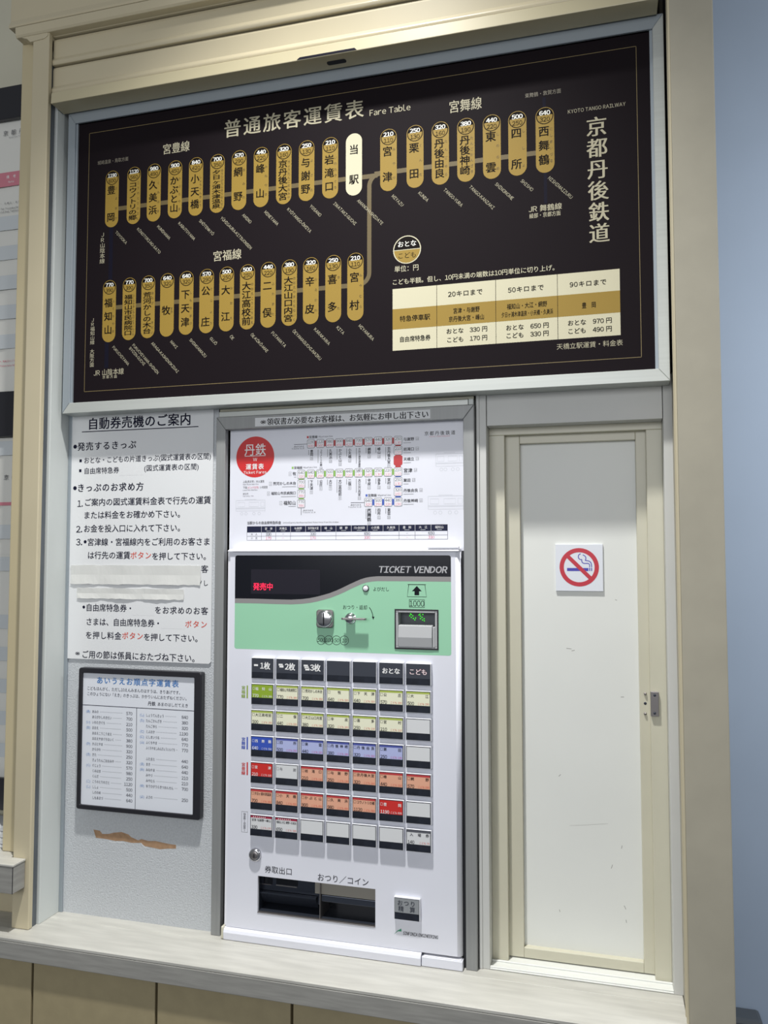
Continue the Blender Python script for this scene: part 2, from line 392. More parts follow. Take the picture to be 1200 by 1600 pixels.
# ---------------------------------------------------------------- roller shutter: casing, guide rail, slats, bottom bar
rs = thing('roller_shutter', 'beige roller shutter raised above the fare board with its left guide rail', 'shutter')
q = M(); q.box(-1.1665, -1.1255, -.092, -.08, ZC, 2.62, 'beige'); q.box(-1.1665, -1.150, -.08, -.05, ZC, 2.62, 'beige'); q.build('guide_rail', rs, .0022, 3)
q = M(); q.box(-1.150, -1.1285, -.079, -.066, ZC, 2.56, 'groove'); q.build('rail_groove', rs)
q = M(); q.box(X(4, 1300, -.07), -1.1670, -.07, -.035, zs+.0005, 2.635, 'beige_side'); q.build('rail_flange', rs, .0015)
zbar = 2.458; zbt = Z(86, 142, -.09)
xb0, xb1 = X(79, 162, -.09), X(1029, 5, -.09)
n = 10
q = M(); q.profx([(-.090, zbar), (-.0885, zbt-.002), (-.084, zbt), (-.045, zbt), (-.045, zbar+.003), (-.046, zbar)], xb0, xb1, 'bar_beige'); q.build('bottom_bar', rs, .0012)
bb = Print(-.0905)
a = W(464, 85.5, -.0905); b = W(557, 69.5, -.0905)
q = M(); q.profy([(a[0], zbar+.0012), (b[0], zbar+.0012), (b[0]-.004, zbar+.0052), (a[0]+.006, zbar+.0052)], -.0912, -.0895, 'navy_line'); q.build('pull_slot', rs)
q = M(); xs_, xe_ = -.548+.0, -.512
xs_ = X(511, 101, -.066); xe_ = X(541, 96, -.066)
q.profz([(xe_-.004+.004*math.cos(math.radians(t)), -.066+.006*math.sin(math.radians(t))) for t in range(-90, 91, 30)]+[(xs_+.004+.004*math.cos(math.radians(t)), -.066+.006*math.sin(math.radians(t))) for t in range(90, 271, 30)], zbar-.0006, zbar+.001, 'dark_gap'); q.build('bar_hole', rs)
z1 = zbt+.0025; pitch = Z(86, 98, -.075)-Z(86, 142, -.075)
for i in range(4):
    z0 = z1+pitch*i; zt = z0+pitch-.0022; P = [(-.060, z0), (-.0775, z0+.001)]
    P += [(-.0775-.0022*math.sin(math.pi*t/6), z0+.001+.012*t/6) for t in range(1, 7)]
    P += [(-.0745, z0+.018), (-.0745, zt-.006), (-.0725, zt), (-.060, zt)]
    q = M(); q.profx(P, -1.128, xb1+.004, 'beige'); q.build('slat', rs, .0006, 1)
yh = -.097; zl = Z(40, 55.5, yh); zu = Z(25, 41.5, yh)
xh0 = X(24, 52, yh)
q = M(); q.profx([(yh+.003, zl), (yh, zl+.004), (yh-.001, zu-.003), (yh+.003, zu), (-.05, zu), (-.05, zl)], xh0, XE+.0, 'beige'); q.build('hood_lip', rs, .001)
q = M(); q.profx([(yh+.003, zu+.0015), (yh+.002, zu+.006), (yh+.008, zu+.02), (yh+.008, zu+.4), (.02, zu+.4), (.02, zu+.0015)], xh0-.02, XE, 'beige'); q.build('casing', rs, .001)
q = M(); q.profy([(xh0+.012, zl), (-1.128, zl), (-1.128, zl-.006), (-1.137, zl-.012), (-1.172, zl-.014), (-1.18, zl-.006)], -.094, -.05, 'beige'); q.build('rail_bracket', rs, .001)

# ---------------------------------------------------------------- fare board
fb = thing('fare_board', 'large black illuminated-style railway fare table with gold station pills in a silver frame', 'sign')
tag(fb, 'large black fare table board with gold station pills and a silver frame')
bx0, bx1, bz0, bz1 = -1.1115, .1138, ZB-.0015, 2.462
px0, px1, pz0, pz1 = -1.0900, .0900, 1.8255, 2.4365
one('board_panel', fb, 'board_black', px0-.004, px1+.004, YB, YB+.012, pz0-.004, pz1+.004)
mitre_frame(fb, 'frame_member', bx0, bx1, bz0, bz1, px0-bx0-.004, bx1-px1-.005, pz0-bz0-.0008, bz1-pz1, -.042, .004, 'alu', mats=('alu', 'alu', 'alu_blue', 'alu_blue'))  # top and left in darker bluish alu: the top's shade put into the colour
mitre_frame(fb, 'inner_bead', px0-.005, px1+.006, pz0-.0012, pz1+.001, .005, .006, .0012, .001, -.0375, YB+.001, 'alu_blue', bevel=0)
pb = Print(YB)
for a in (0,):   # thin gold border line
    A = (X(142, 208, YB)+X(129, 612, YB))/2; B = (X(993, 72, YB)+X(1004, 559, YB))/2; c0 = (Z(129, 612, YB)+Z(1004, 559, YB))/2; c1 = (Z(142, 208, YB)+Z(993, 72, YB))/2
    pb.wframe(A, B, c0, c1, .0010, 'gold_thin', 0)
pb.text('普通旅客運賃表', 349.5, 202.5, 26.5, 'pale_print', x1=569, bold=.012)
pb.text('Fare Table', 577, 177, 9.2, 'pale_print', x1=641, bold=.008)
pb.text('宮豊線', 254, 234, 15.5, 'pale_print', x1=296, bold=.01)
pb.text('宮舞線', 701, 168, 18.5, 'pale_print', x1=752.5, bold=.01)
pb.text('宮福線', 332.5, 401, 15.5, 'pale_print', x1=377, bold=.012)
pb.text('城崎温泉・鳥取方面', 152.5, 255, 6.2, 'dim_print', x1=200)
pb.text('東舞鶴・敦賀方面', 820, 150, 7, 'dim_print', x1=876)
pb.text('JR 舞鶴線', 825.5, 327.5, 10, 'pale_print', x1=877.5, bold=.01)
pb.text('綾部・京都方面', 827, 338, 7.5, 'pale_print', x1=875.5, bold=.01)
pb.text('KYOTO TANGO RAILWAY', 887, 175, 5.8, 'pale_print', x1=976.5)
for i, c in enumerate('京都丹後鉄道'):
    pb.text(c, 932+i*.9, 197.5+i*33.3, 29, 'pale_print', al='c', mincho=True, xs=.98)
pb.vtext('JR山陰本線', 160.5, 367, 408, 7.5, 'pale_print')
pb.vtext('JR福知山線　大阪方面', 145, 500, 570, 6.5, 'pale_print')
pb.text('JR 山陰本線', 146, 583, 9.5, 'pale_print', x1=193); pb.text('京都方面', 160, 589.5, 5, 'pale_print', x1=183)
# railway line bands
def band(P, w=.0085, m='gold_line'): pb.stroke([pb.p(*a) for a in P], w, m, 0)
zU = Z(373, 301, YB); zL = Z(373, 462, YB)
pb.wrect(X(178, 330, YB), X(540, 280, YB), Z(300, 311, YB)-.0045, Z(300, 311, YB)+.0045, 'gold_line')
zr = Z(700, 257, YB); pb.wrect(X(585, 272, YB), X(850, 240, YB), zr-.0045, zr+.0045, 'gold_line')
pb.wrect(X(560, 276, YB), X(590, 276, YB), Z(566, 277, YB)-.0045, Z(566, 277, YB)+.0045, 'gold_line')
zl_ = Z(400, 460, YB); pb.wrect(X(178, 480, YB), X(556, 440, YB), zl_-.0045, zl_+.0045, 'gold_line')
xc = X(577, 350, YB)
rr = .022; zt_ = Z(590, 272, YB)
arc = [(xc+rr-rr*math.cos(math.radians(t)), zt_-rr+rr*math.sin(math.radians(t))) for t in range(90, -1, -10)]
arc2 = [(xc-rr+rr*math.cos(math.radians(t)), zl_+rr-rr*math.sin(math.radians(t))) for t in range(0, 91, 10)]
pb.stroke(arc+arc2, .0085, 'gold_line', .3)
pb.vline(174, 352, 450, 6, 'navy_line', 0); pb.vline(167, 530, 575, 6, 'navy_line', 0); pb.vline(850, 152, 175, 5, 'navy_line', 0); pb.vline(852, 265, 318, 5, 'navy_line', 0)
def pill(px, yt, yb, name, furi, a='', c='', roma='', white=False):
    pb = Print(YB)
    wpx = 20.5+(px-175)/676*8.5; cx, ztop = pb.p(px, yt); cx = (X(px, yt, YB)+X(px, yb, YB))/2; zbt_ = Z(px, yb, YB); r = wpx*pb.kx(px, (yt+yb)/2)/2
    P = [(cx+r*math.cos(math.radians(t)), ztop-r+r*math.sin(math.radians(t))) for t in range(0, 181, 12)]+[(cx+r*math.cos(math.radians(t)), zbt_+r+r*math.sin(math.radians(t))) for t in range(180, 361, 12)]
    pb.poly(P, 'ivory' if white else 'gold', 1)
    H = ztop-zbt_
    if not white:
        rc = r*.93; cz = ztop-r
        pb.wring(cx, cz, rc*.9, rc, 'board_ink', 2, n=28); pb.wdisc(cx, cz, rc*.92, 'board_ink', 2, 8, 172, 18)
        pb.wtext(a, cx, cz+rc*.38, r*.66, 'board_white', al='c', bold=.03, lev=4, xs=.86 if len(a) > 3 else 1.05)
        pb.wtext(c, cx, cz-rc*.40, r*.66, 'board_ink', al='c', lev=4, xs=1.0)
    nn = len(name.replace('　', '')); fr = {1: (.585, .585), 2: (.36, .77), 3: (.365, .80), 4: (.345, .82), 5: (.33, .87)}.get(nn, (.31, .885))
    if white: fr = (.26, .74)
    if name in ('豊岡', '東雲', '四所', '公庄'): fr = (.34, .82)
    sp = (fr[1]-fr[0])*H/max(1, nn-1); sz = min(.0185/.9, sp*1.0); sxx = min(.0182, r*1.15)/.9
    if nn == 1: sz = .0185/.9
    for i, chh in enumerate(name):
        pb.wtext(chh, cx-r*(0 if white else .12), ztop-(fr[0]*H+sp*i), sz, 'board_ink', al='c', xs=sxx/sz, bold=.018, lev=3)
    if furi:
        m_ = len(furi); f0, f1 = fr[0]-.02, fr[1]+.03; s2 = min(.0066, (f1-f0)*H/max(1, m_-1)*.98)
        for i, chh in enumerate(furi):
            pb.wtext(chh, cx+r*.66, ztop-(f0+(f1-f0)*i/max(1, m_-1))*H, s2, 'furigana', al='c', lev=3)
    if roma:
        for j, line in enumerate(roma.split('/')):
            a0 = pb.p(px+6-j*5, yb+7+j*5); pb.wtext(line, a0[0], a0[1], .0084, 'pale_print', ang=math.radians(-47), lev=2, xs=.86)
    base = pb.b.pop('ivory' if white else 'gold'); qb = Print(YB); qb.b['gold_' if 0 else ('ivory' if white else 'gold')] = base
    qb.build(fb, {'gold': 'station_pill', 'ivory': 'station_pill'}); par = fb.children[-1] if False else LAST[0]
    if white: par['label'] = 'white pill for this station'
    pb.build(par)
U_ = [(175, 267, 355, '豊岡', 'とよおか', '1190', '600', 'TOYOOKA'), (209, 261, 350, 'コウノトリの郷', 'こうのとりのさと', '1120', '560', 'KŌNOTORI-NO-SATO'),
      (240.5, 256, 346, '久美浜', 'くみはま', '980', '490', 'KUMIHAMA'), (273.5, 251, 341, 'かぶと山', 'かぶとやま', '900', '450', 'KABUTOYAMA'),
      (306, 246, 337, '小天橋', 'しょうてんきょう', '840', '420', 'SHŌTENKYŌ'), (339.5, 241, 332.5, '夕日ヶ浦木津温泉', 'ゆうひがうらきつおんせん', '700', '350', 'YŪHIGAURA-KITSUONSEN'),
      (373.5, 235, 328, '網野', 'あみの', '570', '290', 'AMINO'), (408, 230, 323.5, '峰山', 'みねやま', '440', '220', 'MINEYAMA'),
      (443.5, 225, 319, '京丹後大宮', 'きょうたんごおおみや', '320', '160', 'KYŌTANGO-ŌMIYA'), (479, 219.5, 314, '与謝野', 'よさの', '250', '130', 'YOSANO'),
      (516, 214.5, 310, '岩滝口', 'いわたきぐち', '210', '110', 'IWATAKI-GUCHI'), (553, 208.5, 305.5, '当駅', '', '', '', 'AMANOHASHIDATE'),
      (607, 201.5, 298.5, '宮津', 'みやづ', '210', '110', 'MIYAZU'), (648.5, 195.5, 293.5, '栗田', 'くんだ', '250', '130', 'KUNDA'),
      (688, 190, 288.5, '丹後由良', 'たんごゆら', '320', '160', 'TANGO-YURA'), (728, 184.5, 284, '丹後神崎', 'たんごかんざき', '380', '190', 'TANGO-KANZAKI'),
      (768.5, 179, 279.5, '東雲', 'しののめ', '440', '220', 'SHINONOME'), (808.5, 173.5, 274.5, '四所', 'ししょ', '500', '250', 'SHISHO'),
      (851.5, 167.5, 270, '西舞鶴', 'にしまいづる', '640', '320', 'NISHIMAIZURU')]
L_ = [(170.6, 438, 534.6, '福知山', 'ふくちやま', '770', '390', 'FUKUCHIYAMA'), (201.8, 434, 531.3, '福知山市民病院口', 'ふくちやましみんびょういんぐち', '770', '390', 'FUKUCHIYAMA-SHIMIN/BYŌIN-GUCHI'),
      (231.3, 430.6, 528.3, '荒河かしの木台', 'あらが　　　きだい', '700', '350', 'ARAGA-KASHINOKIDAI'), (261, 427, 526, '牧', 'まき', '640', '320', 'MAKI'),
      (291, 423.7, 523, '下天津', 'しもあまづ', '640', '320', 'SHIMOAMAZU'), (322.7, 420.3, 520.6, '公庄', 'ぐじょう', '570', '290', 'GUJŌ'),
      (354, 416.8, 517.7, '大江', 'おおえ', '500', '250', 'ŌE'), (386.4, 413.2, 514.7, '大江高校前', 'おおえこうこうまえ', '500', '250', 'ŌE-KŌKŌ-MAE'),
      (419, 409.3, 512, '二俣', 'ふたまた', '440', '220', 'FUTAMATA'), (452, 405.6, 509, '大江山口内宮', 'おおえやまぐちないく', '380', '190', 'ŌEYAMAGUCHI-NAIKU'),
      (485.6, 402.1, 506.5, '辛皮', 'からかわ', '320', '160', 'KARAKAWA'), (520.7, 398.6, 503.5, '喜多', 'きた', '250', '130', 'KITA'), (555.3, 395, 501, '宮村', 'みやむら', '210', '110', 'MIYAMURA')]
for a in U_+L_: pill(*a[:3], a[3], a[4], a[5], a[6], a[7], white=(a[3] == '当駅'))
# adult / child key and fare table
cx, cz = pb.p(636, 390); r = 22*pb.k(636, 390)
pb.wdisc(cx, cz, r, 'ivory', 1); pb.wdisc(cx, cz, r*.93, 'board_ink', 2, 0, 180, 24); pb.wdisc(cx, cz, r*.93, 'gold', 2, 180, 360, 24); pb.wrect(cx-r*.95, cx+r*.95, cz-.0006, cz+.0006, 'ivory', 3)
pb.wtext('おとな', cx, cz+r*.42, r*.46, 'board_white', al='c', bold=.012, lev=3); pb.wtext('こども', cx, cz-r*.40, r*.46, 'board_ink', al='c', lev=3)
pb.text('単位：円', 616, 421, 9.5, 'ivory', x1=654)
pb.text('こども半額。但し、10円未満の端数は10円単位に切り上げ。', 612.5, 441.5, 8.6, 'ivory', x1=869, bold=.005)
tx = [X(613.5, 500, YB), X(682.5, 490, YB), X(774.7, 485, YB), X(871.3, 480, YB), X(969, 475, YB)]
tz = [Z(613, 452, YB), Z(613, 483.5, YB), Z(613, 515.3, YB), Z(613, 548.3, YB)]
pb.wrect(tx[0], tx[4], tz[3], tz[0], 'ivory', 0); pb.wrect(tx[0], tx[4], tz[2], tz[1], 'gold', 1)
for x_ in tx[1:4]: pb.wrect(x_-.0004, x_+.0004, tz[3], tz[0], 'board_ink', 2)
for s_, x_, y_, h_, e_ in (('20キロまで', 700, 460, 9, 754.5), ('50キロまで', 793.5, 453.5, 9, 850), ('90キロまで', 890, 445, 9, 948), ('特急停車駅', 624.5, 498.5, 9, 671.5), ('自由席特急券', 624, 530.5, 8.6, 672),
      ('宮津・与謝野', 708, 486, 8.4, 749), ('京丹後大宮・峰山', 701, 499, 8.4, 756), ('福知山・大江・網野', 792, 479.5, 8.4, 854), ('夕日ヶ浦木津温泉・小天橋・久美浜', 783.5, 492.5, 8.0, 863), ('豊　岡', 909, 477.5, 9, 931),
      ('おとな　330 円', 697, 518, 8.2, 761), ('こども　170 円', 697.5, 531.5, 8.2, 761), ('おとな　650 円', 790, 512.5, 8.4, 857), ('こども　330 円', 790, 525, 8.4, 857), ('おとな　970 円', 886.5, 505, 8.6, 955.5), ('こども　490 円', 886.5, 518, 8.6, 955.5)):
    pb.text(s_, x_, y_, h_, 'board_ink', x1=e_, lev=3, bold=.012)
pb.text('天橋立駅運賃・料金表', 869.5, 542, 9, 'pale_print', x1=972)
pb.build(fb)

# ---------------------------------------------------------------- white instruction sign and its tape
isg = thing('instruction_sign', 'white plastic sign on using the ticket machine, above the braille fare board', 'sign')
sx0, sx1, sz0, sz1 = X(106.5, 840, -.003), X(331.5, 840, -.003), 1.2805, 1.8035
q = M(); q.profy([(sx0, sz1), (sx0, sz0+.004), (sx0+.004, sz0), (sx1-.004, sz0), (sx1, sz0+.004), (sx1, sz1)], -.003, 0, 'sign_white'); q.build('sign_sheet', isg)
ps = Print(-.003); N = 'navy_ink'
ps.text('自動券売機のご案内', 137, 662.5, 17.5, N, x1=299, bold=.018)
ps.hline(128, 675, 310, 1.3, N, 1)
for s_, x_, y_, h_, e_, b_ in (('発売するきっぷ', 121, 698, 12.5, 213, .016), ('きっぷのお求め方', 120.5, 762.5, 12.5, 225, .016),
        ('おとな・こどもの片道きっぷ(図式運賃表の区間)', 131, 719.5, 9.6, 327, .005), ('自由席特急券', 131, 736, 9.6, 185.5, .005), ('(図式運賃表の区間)', 225, 731.5, 9.6, 311, .005),
        ('1.', 121, 787, 10, 130, .01), ('ご案内の図式運賃料金表で行先の運賃', 131.5, 785, 11.3, 327, .01), ('または料金をお確かめ下さい。', 130.5, 805, 11.3, 286.5, .01),
        ('2.', 119, 827, 10, 129, .01), ('お金を投入口に入れて下さい。', 130.5, 826, 11.3, 286.5, .01), ('3.', 119, 847, 10, 129, .01), ('宮津線・宮福線内をご利用のお客さま', 136.5, 847, 11.3, 326, .01),
        ('は行先の運賃', 136.5, 867.5, 11.3, 203, .01), ('を押して下さい。', 237, 869, 11.3, 328, .01), ('客', 314, 889, 11.5, 325.5, .01), ('し', 317, 911, 9, 325.5, .01), ('ﾉ', 311, 910, 7, 316, .01),
        ('自由席特急券・', 134, 949, 11.3, 208, .01), ('をお求めのお客', 241.5, 953, 11.3, 325.5, .01), ('さまは、自由席特急券・', 134, 971, 11.3, 251, .01),
        ('を押し料金', 133.5, 992, 11.3, 190, .01), ('を押して下さい。', 224, 995, 11.3, 315, .01), ('※', 117, 1020.5, 8.5, 125.5, 0), ('ご用の節は係員におたづね下さい。', 127.5, 1022, 11.6, 309, .01)):
    ps.text(s_, x_, y_, h_, N, x1=e_, bold=b_)
for x_, y_, r_ in ((117.5, 698, 3.2), (117.2, 762.8, 3.2), (133.2, 846.5, 2.6), (131, 948.5, 2.4)):
    c_ = ps.p(x_, y_); ps.wdisc(c_[0], c_[1], r_*ps.k(x_, y_), N, 1, n=16)
for x_, y_ in ((126, 720), (125.5, 735.5)): ps.rect(x_-1.8, y_-2.2, x_+1.8, y_+2.2, N, 1)
for s_, x_, y_, e_ in (('ボタン', 203.5, 867.7, 237), ('ボタン', 289, 975, 324), ('ボタン', 190.5, 993, 224)): ps.text(s_, x_, y_, 10.8, 'red_ink', x1=e_, bold=.01)
for a in ((187, 729, 224, 742), (208, 944, 240.5, 962), (252, 968, 289, 983)):
    pq = Print(-.003); pq.rect(*a, 'patch_white', 0); pq.build(isg, {'patch_white': 'cover_patch'})
ps.build(isg)
def tape(label, x0, y0, x1, y1, seed, yb=-.0038):
    rnd = random.Random(seed); a = W(x0, y0, -.003); b = W(x1, y1, -.003); n = 26; V = []; F = []
    for i in range(n+1):
        t = i/n; xx = a[0]+(b[0]-a[0])*t; wv = .0016*abs(math.sin(t*9+seed))+.0006*rnd.random()
        j0, j1 = .0012*rnd.random(), .0016*rnd.random()
        for k_, zz in enumerate((a[1]-j0, (a[1]+b[1])/2, b[1]+j1)): V.append((xx+(.003*rnd.random() if i in (0, n) else 0), yb-wv*(1, .55, 1.2)[k_], zz))
    for i in range(n):
        for k_ in range(2): F.append((3*i+k_, 3*i+k_+1, 3*i+k_+4, 3*i+k_+3))
    me = bpy.data.meshes.new('masking_tape'); me.from_pydata(V, [], F); me.materials.append(MATS['tape'])
    o = link('masking_tape', me); so = o.modifiers.new('s', 'SOLIDIFY'); so.thickness = .0005; tag(o, label, 'tape', 'tape strips stuck over the sign'); return o
tape('wide wrinkled strip of pale tape over a line of the white instruction sign', 111, 882.5, 312, 915, 1)
tape('narrow strip of pale tape just under the wider strip on the white sign', 121, 918, 286, 938, 4)

# ---------------------------------------------------------------- braille fare board
br = thing('braille_fare_board', 'small black-framed white fare list in kana hung on the stippled wall', 'sign')
hx0, hx1, hz0, hz1 = X(121, 1150, -.017), X(313.5, 1150, -.017), Z(119, 1263.6, -.017), Z(121.4, 1043, -.017)
ix0, ix1, iz0, iz1 = X(128, 1150, -.014), X(303.2, 1150, -.014), Z(125.7, 1256.4, -.014), Z(128.5, 1051, -.014)
q = M()
for aa in ((hx0, ix0, hz0, hz1), (ix1, hx1, hz0, hz1), (ix0, ix1, hz0, iz0), (ix0, ix1, iz1, hz1)): pass
def rr(x0, x1, z0, z1, r, n=5):
    P = []
    for cx_, cz_, a0 in ((x1-r, z1-r, 0), (x0+r, z1-r, 90), (x0+r, z0+r, 180), (x1-r, z0+r, 270)):
        P += [(cx_+r*math.cos(math.radians(a0+90*i/n)), cz_+r*math.sin(math.radians(a0+90*i/n))) for i in range(n+1)]
    return P
def ring_plate(q, Po, Pi, yf, yb, m):
    n = len(Po); vs = [(x, yf, z) for x, z in Po]+[(x, yf, z) for x, z in Pi]+[(x, yb, z) for x, z in Po]+[(x, yb, z) for x, z in Pi]; fs = []
    for i in range(n):
        j = (i+1) % n; fs += [(i, j, n+j, n+i), (i, 2*n+i, 2*n+j, j), (n+i, n+j, 3*n+j, 3*n+i), (2*n+i, 3*n+i, 3*n+j, 2*n+j)]
    q.add(vs, fs, m)
ring_plate(q, rr(hx0, hx1, hz0, hz1, .005), rr(ix0, ix1, iz0, iz1, .0025), -.017, -.0005, 'black_plastic'); q.build('frame', br, .0015)
one('list_sheet', br, 'sheet_white', ix0-.002, ix1+.002, -.013, -.002, iz0-.002, iz1+.002)
pt = Print(-.013)
pt.text('あいうえお順点字運賃表', 151, 1062.5, 10.6, 'braille_blue', x1=279.5, bold=.016)
pt.text('こどもはんがく、ただし10えんみまんのはすうは、きりあげです。', 136, 1075, 5.6, 'navy_ink', x1=282.5)
pt.text('このひょうにない「えき」のきっぷは、かかりいんにおたずねください。', 136, 1083.5, 5.6, 'navy_ink', x1=292.5)
pt.text('丹鉄', 231, 1099, 6.4, 'navy_ink', x1=243, bold=.01); pt.text('あまのはしだてえき', 246, 1100, 5.8, 'navy_ink', x1=293.5)
zr1 = Z(127, 1101, -.013); pt.wrect(ix0, ix1, zr1-.0006, zr1+.0006, 'navy_ink', 1)
xv = X(212.5, 1180, -.013); pt.wrect(xv-.0005, xv+.0005, iz0, zr1-.0006, 'navy_ink', 1)
rowsL = [('あ', 'あみの', '570'), ('', 'あらがかしのきだい', '700'), ('い', 'いわたきぐち', '210'), ('お', 'おおえ', '500'), ('', 'おおえこうこうまえ', '500'), ('', 'おおえやまぐちないく', '380'), ('か', 'かぶとやま', '900'), ('', 'からかわ', '320'), ('き', 'きた', '250'), ('', 'きょうたんごおおみや', '320'), ('く', 'ぐじょう', '570'), ('', 'くみはま', '980'), ('', 'くんだ', '250'), ('こ', 'こうのとりのさと', '1120'), ('し', 'ししょ', '500'), ('', 'しののめ', '440'), ('', 'しもあまづ', '640')]
rowsR = [(0, 'し', 'しょうてんきょう', '840'), (1, 'た', 'たんごかんざき', '380'), (2, '', 'たんごゆら', '320'), (3, 'と', 'とよおか', '1190'), (4, 'に', 'にしまいづる', '640'), (5, 'ふ', 'ふくちやま', '770'), (6, '', 'ふくちやましみんびょういんぐち', '770'), (8, '', 'ふたまた', '440'), (9, 'ま', 'まき', '640'), (10, 'み', 'みねやま', '440'), (11, '', 'みやづ', '210'), (12, '', 'みやむら', '210'), (13, 'ゆ', 'ゆうひがうらきつおんせん', '700'), (15, 'よ', 'よさの', '250')]
def brow(xm, xn, xe, y_, mk, nm, fare):
    zc_ = Z(xn, y_, -.013); x0_ = X(xn, y_, -.013); xe_ = X(xe, y_, -.013); sz = .0072
    wn = min(len(nm)*sz*.72, .066)
    pt.wtext(nm, x0_, zc_, sz, 'navy_ink', x1=x0_+wn)
    pt.wtext(fare, xe_, zc_, .0085, 'navy_ink', al='r')
    if mk:
        xm_ = X(xm, y_, -.013); pt.wtext('('+mk+')', xm_, zc_, .0072, 'braille_blue', al='c', xs=.85)
    x_ = x0_+wn+.004
    while x_ < xe_-.026: pt.wrect(x_, x_+.0018, zc_-.0004, zc_+.0004, 'key_grey', 1); x_ += .0036
for i, (mk, nm, fr_) in enumerate(rowsL): brow(138, 144, 207, 1111.5+i*8.4, mk, nm, fr_)
for i, mk, nm, fr_ in rowsR: brow(222, 228, 294, 1117.2+i*8.52, mk, nm, fr_)
pt.build(br)

# ---------------------------------------------------------------- aluminium surround of the machine
su = thing('machine_surround', 'dull aluminium frame around the ticket machine and its fare poster', 'frame')
ux0, ux1 = X(333.5, 1100, -.012), X(743.5, 1100, -.012); uz1 = Z(340, 652, -.012)
uix0, uix1 = X(350, 900, -.012), X(725, 900, -.012); uiz1 = Z(353, 671.5, -.012)
for nm, P in (('left_stile', [(ux0, ZC), (uix0, ZC), (uix0, uiz1), (ux0, uz1)]), ('right_stile', [(uix1, ZC), (ux1, ZC), (ux1, uz1), (uix1, uiz1)]), ('head_rail', [(ux0, uz1), (uix0, uiz1), (uix1, uiz1), (ux1, uz1)])):
    q = M(); q.profy(P, -.013, .0025, 'alu_dull'); q.build(nm, su, .0012)
one('top_strip', su, 'alu', ux0+.002, ux1-.012, -.006, .02, uz1+.001, Z(340, 644, -.006), bevel=.0008)
one('top_ledge', su, 'cream', ux0+.002, ux1-.002, -.002, .02, Z(340, 644, -.006)+.001, ZB-.002, bevel=.0008)
one('end_clip', su, 'reveal_white', ux1-.011, ux1-.002, -.008, .02, uz1+.001, Z(340, 644, -.006), bevel=.0006)
# strip notice stuck on the head rail
sn = thing('notice_strip', 'narrow white strip notice taped along the top of the aluminium surround', 'notice')
nx0, nx1, nz0, nz1 = X(398.7, 660, -.013), X(672.4, 647, -.013), (Z(398.7, 666.6, -.013)+Z(672.4, 653.8, -.013))/2, (Z(398.7, 652.7, -.013)+Z(672.4, 640.2, -.013))/2
one('paper', sn, 'patch_white', nx0, nx1, -.0136, -.0131, nz0, nz1)
pn = Print(-.0136); pn.text('※', 406, 659.3, 10, 'ink', x1=416.5); pn.text('領収書が必要なお客様は、お気軽にお申し出下さい', 417, 659, 10.4, 'ink', x1=666, mincho=True); pn.build(sn)

# ---------------------------------------------------------------- fare poster above the machine
po = thing('fare_poster', 'white ticket fare route poster with a red disc above the ticket machine', 'poster')
YP = .003
one('poster_sheet', po, 'machine_white', -.7400+.0, uix1+.004, YP, YP+.004, 1.49, uiz1+.01)
pp = Print(YP)
# -- red disc
cx, cz = pp.p(398.7, 714); r = 32*pp.k(398.7, 714)
pp.wdisc(cx, cz, r, 'red_circle', 0, n=48)
pp.wtext('丹鉄', cx, cz+r*.36, r*.62, 'print_white', al='c', xs=.93, bold=.006); pp.wrect(cx-r*.55, cx+r*.55, cz+.0015, cz+.0027, 'print_white', 1)
pp.wtext('W', cx, cz-r*.12, r*.22, 'print_white', al='c'); pp.wtext('kyoto', cx-r*.33, cz-r*.15, r*.13, 'rail_red', al='c'); pp.wtext('tango', cx+r*.33, cz-r*.15, r*.13, 'rail_red', al='c')
pp.wtext('運賃表', cx, cz-r*.47, r*.30, 'print_white', al='c', track=.1, bold=.018); pp.wtext('Ticket Fares', cx, cz-r*.75, r*.18, 'print_white', al='c', bold=.01)
# -- route nodes on a regular grid
gx = [X(471, 742, YP)+(X(622, 737, YP)-X(471, 742, YP))*i/10 for i in range(11)]
gz = {k: Z(622, y_, YP) for k, y_ in dict(a=688.3, b=703.8, c=719.3, d=737, e=752.3, f=768.2, g=784.2).items()}
gl = {k: Z(471, y_, YP) for k, y_ in dict(d=740.3, e=755.7, f=771.2, g=786.8).items()}
bw, bh = .0082, .0088
def link_(x0, z0, x1, z1, m):
    if abs(x1-x0) > abs(z1-z0): pp.wrect(x0, x1, z0-.0058, z0+.0058, m, 0)
    else: pp.wrect(x0-.0055, x0+.0055, min(z0, z1), max(z0, z1), m, 0)
link_(gx[1], gz['a'], gx[10], gz['a'], 'rail_red'); link_(gx[10], gz['a'], gx[10], gz['c'], 'rail_red'); link_(gx[10], gz['c'], gx[10], gz['d'], 'rail_red')
link_(gx[0], gz['d'], gx[10], gz['d'], 'rail_green'); link_(gx[0], gz['d'], gx[0], gz['g'], 'rail_green')
link_(gx[10], gz['d'], gx[10], gz['g'], 'rail_blue'); link_(gx[7], gz['g'], gx[10], gz['g'], 'rail_blue')
def node(x_, z_, a, m='rail_blue'):
    if not a: pp.wrrect(x_-bw*1.08, x_+bw*1.08, z_-bh*1.12, z_+bh*1.12, .004, 'rail_red', 1); return
    pp.wrrect(x_-bw, x_+bw, z_-bh, z_+bh, .0028, 'ink', 1, 4); pp.wrrect(x_-bw+.0007, x_+bw-.0007, z_-bh+.0007, z_+bh-.0007, .0022, 'machine_edge', 2, 4)
    c = str((int(a)//2+5)//10*10)
    pp.wtext(a, x_, z_+.0036, .0078, 'ink', al='c', lev=3, xs=.75 if len(a) > 3 else .95); pp.wtext(c, x_, z_-.0042, .0072, 'pink_ink', al='c', lev=3)
for i, a in enumerate('1190 1120 980 900 840 700 570 440 320 250'.split()): node(gx[i+1], gz['a'], a)
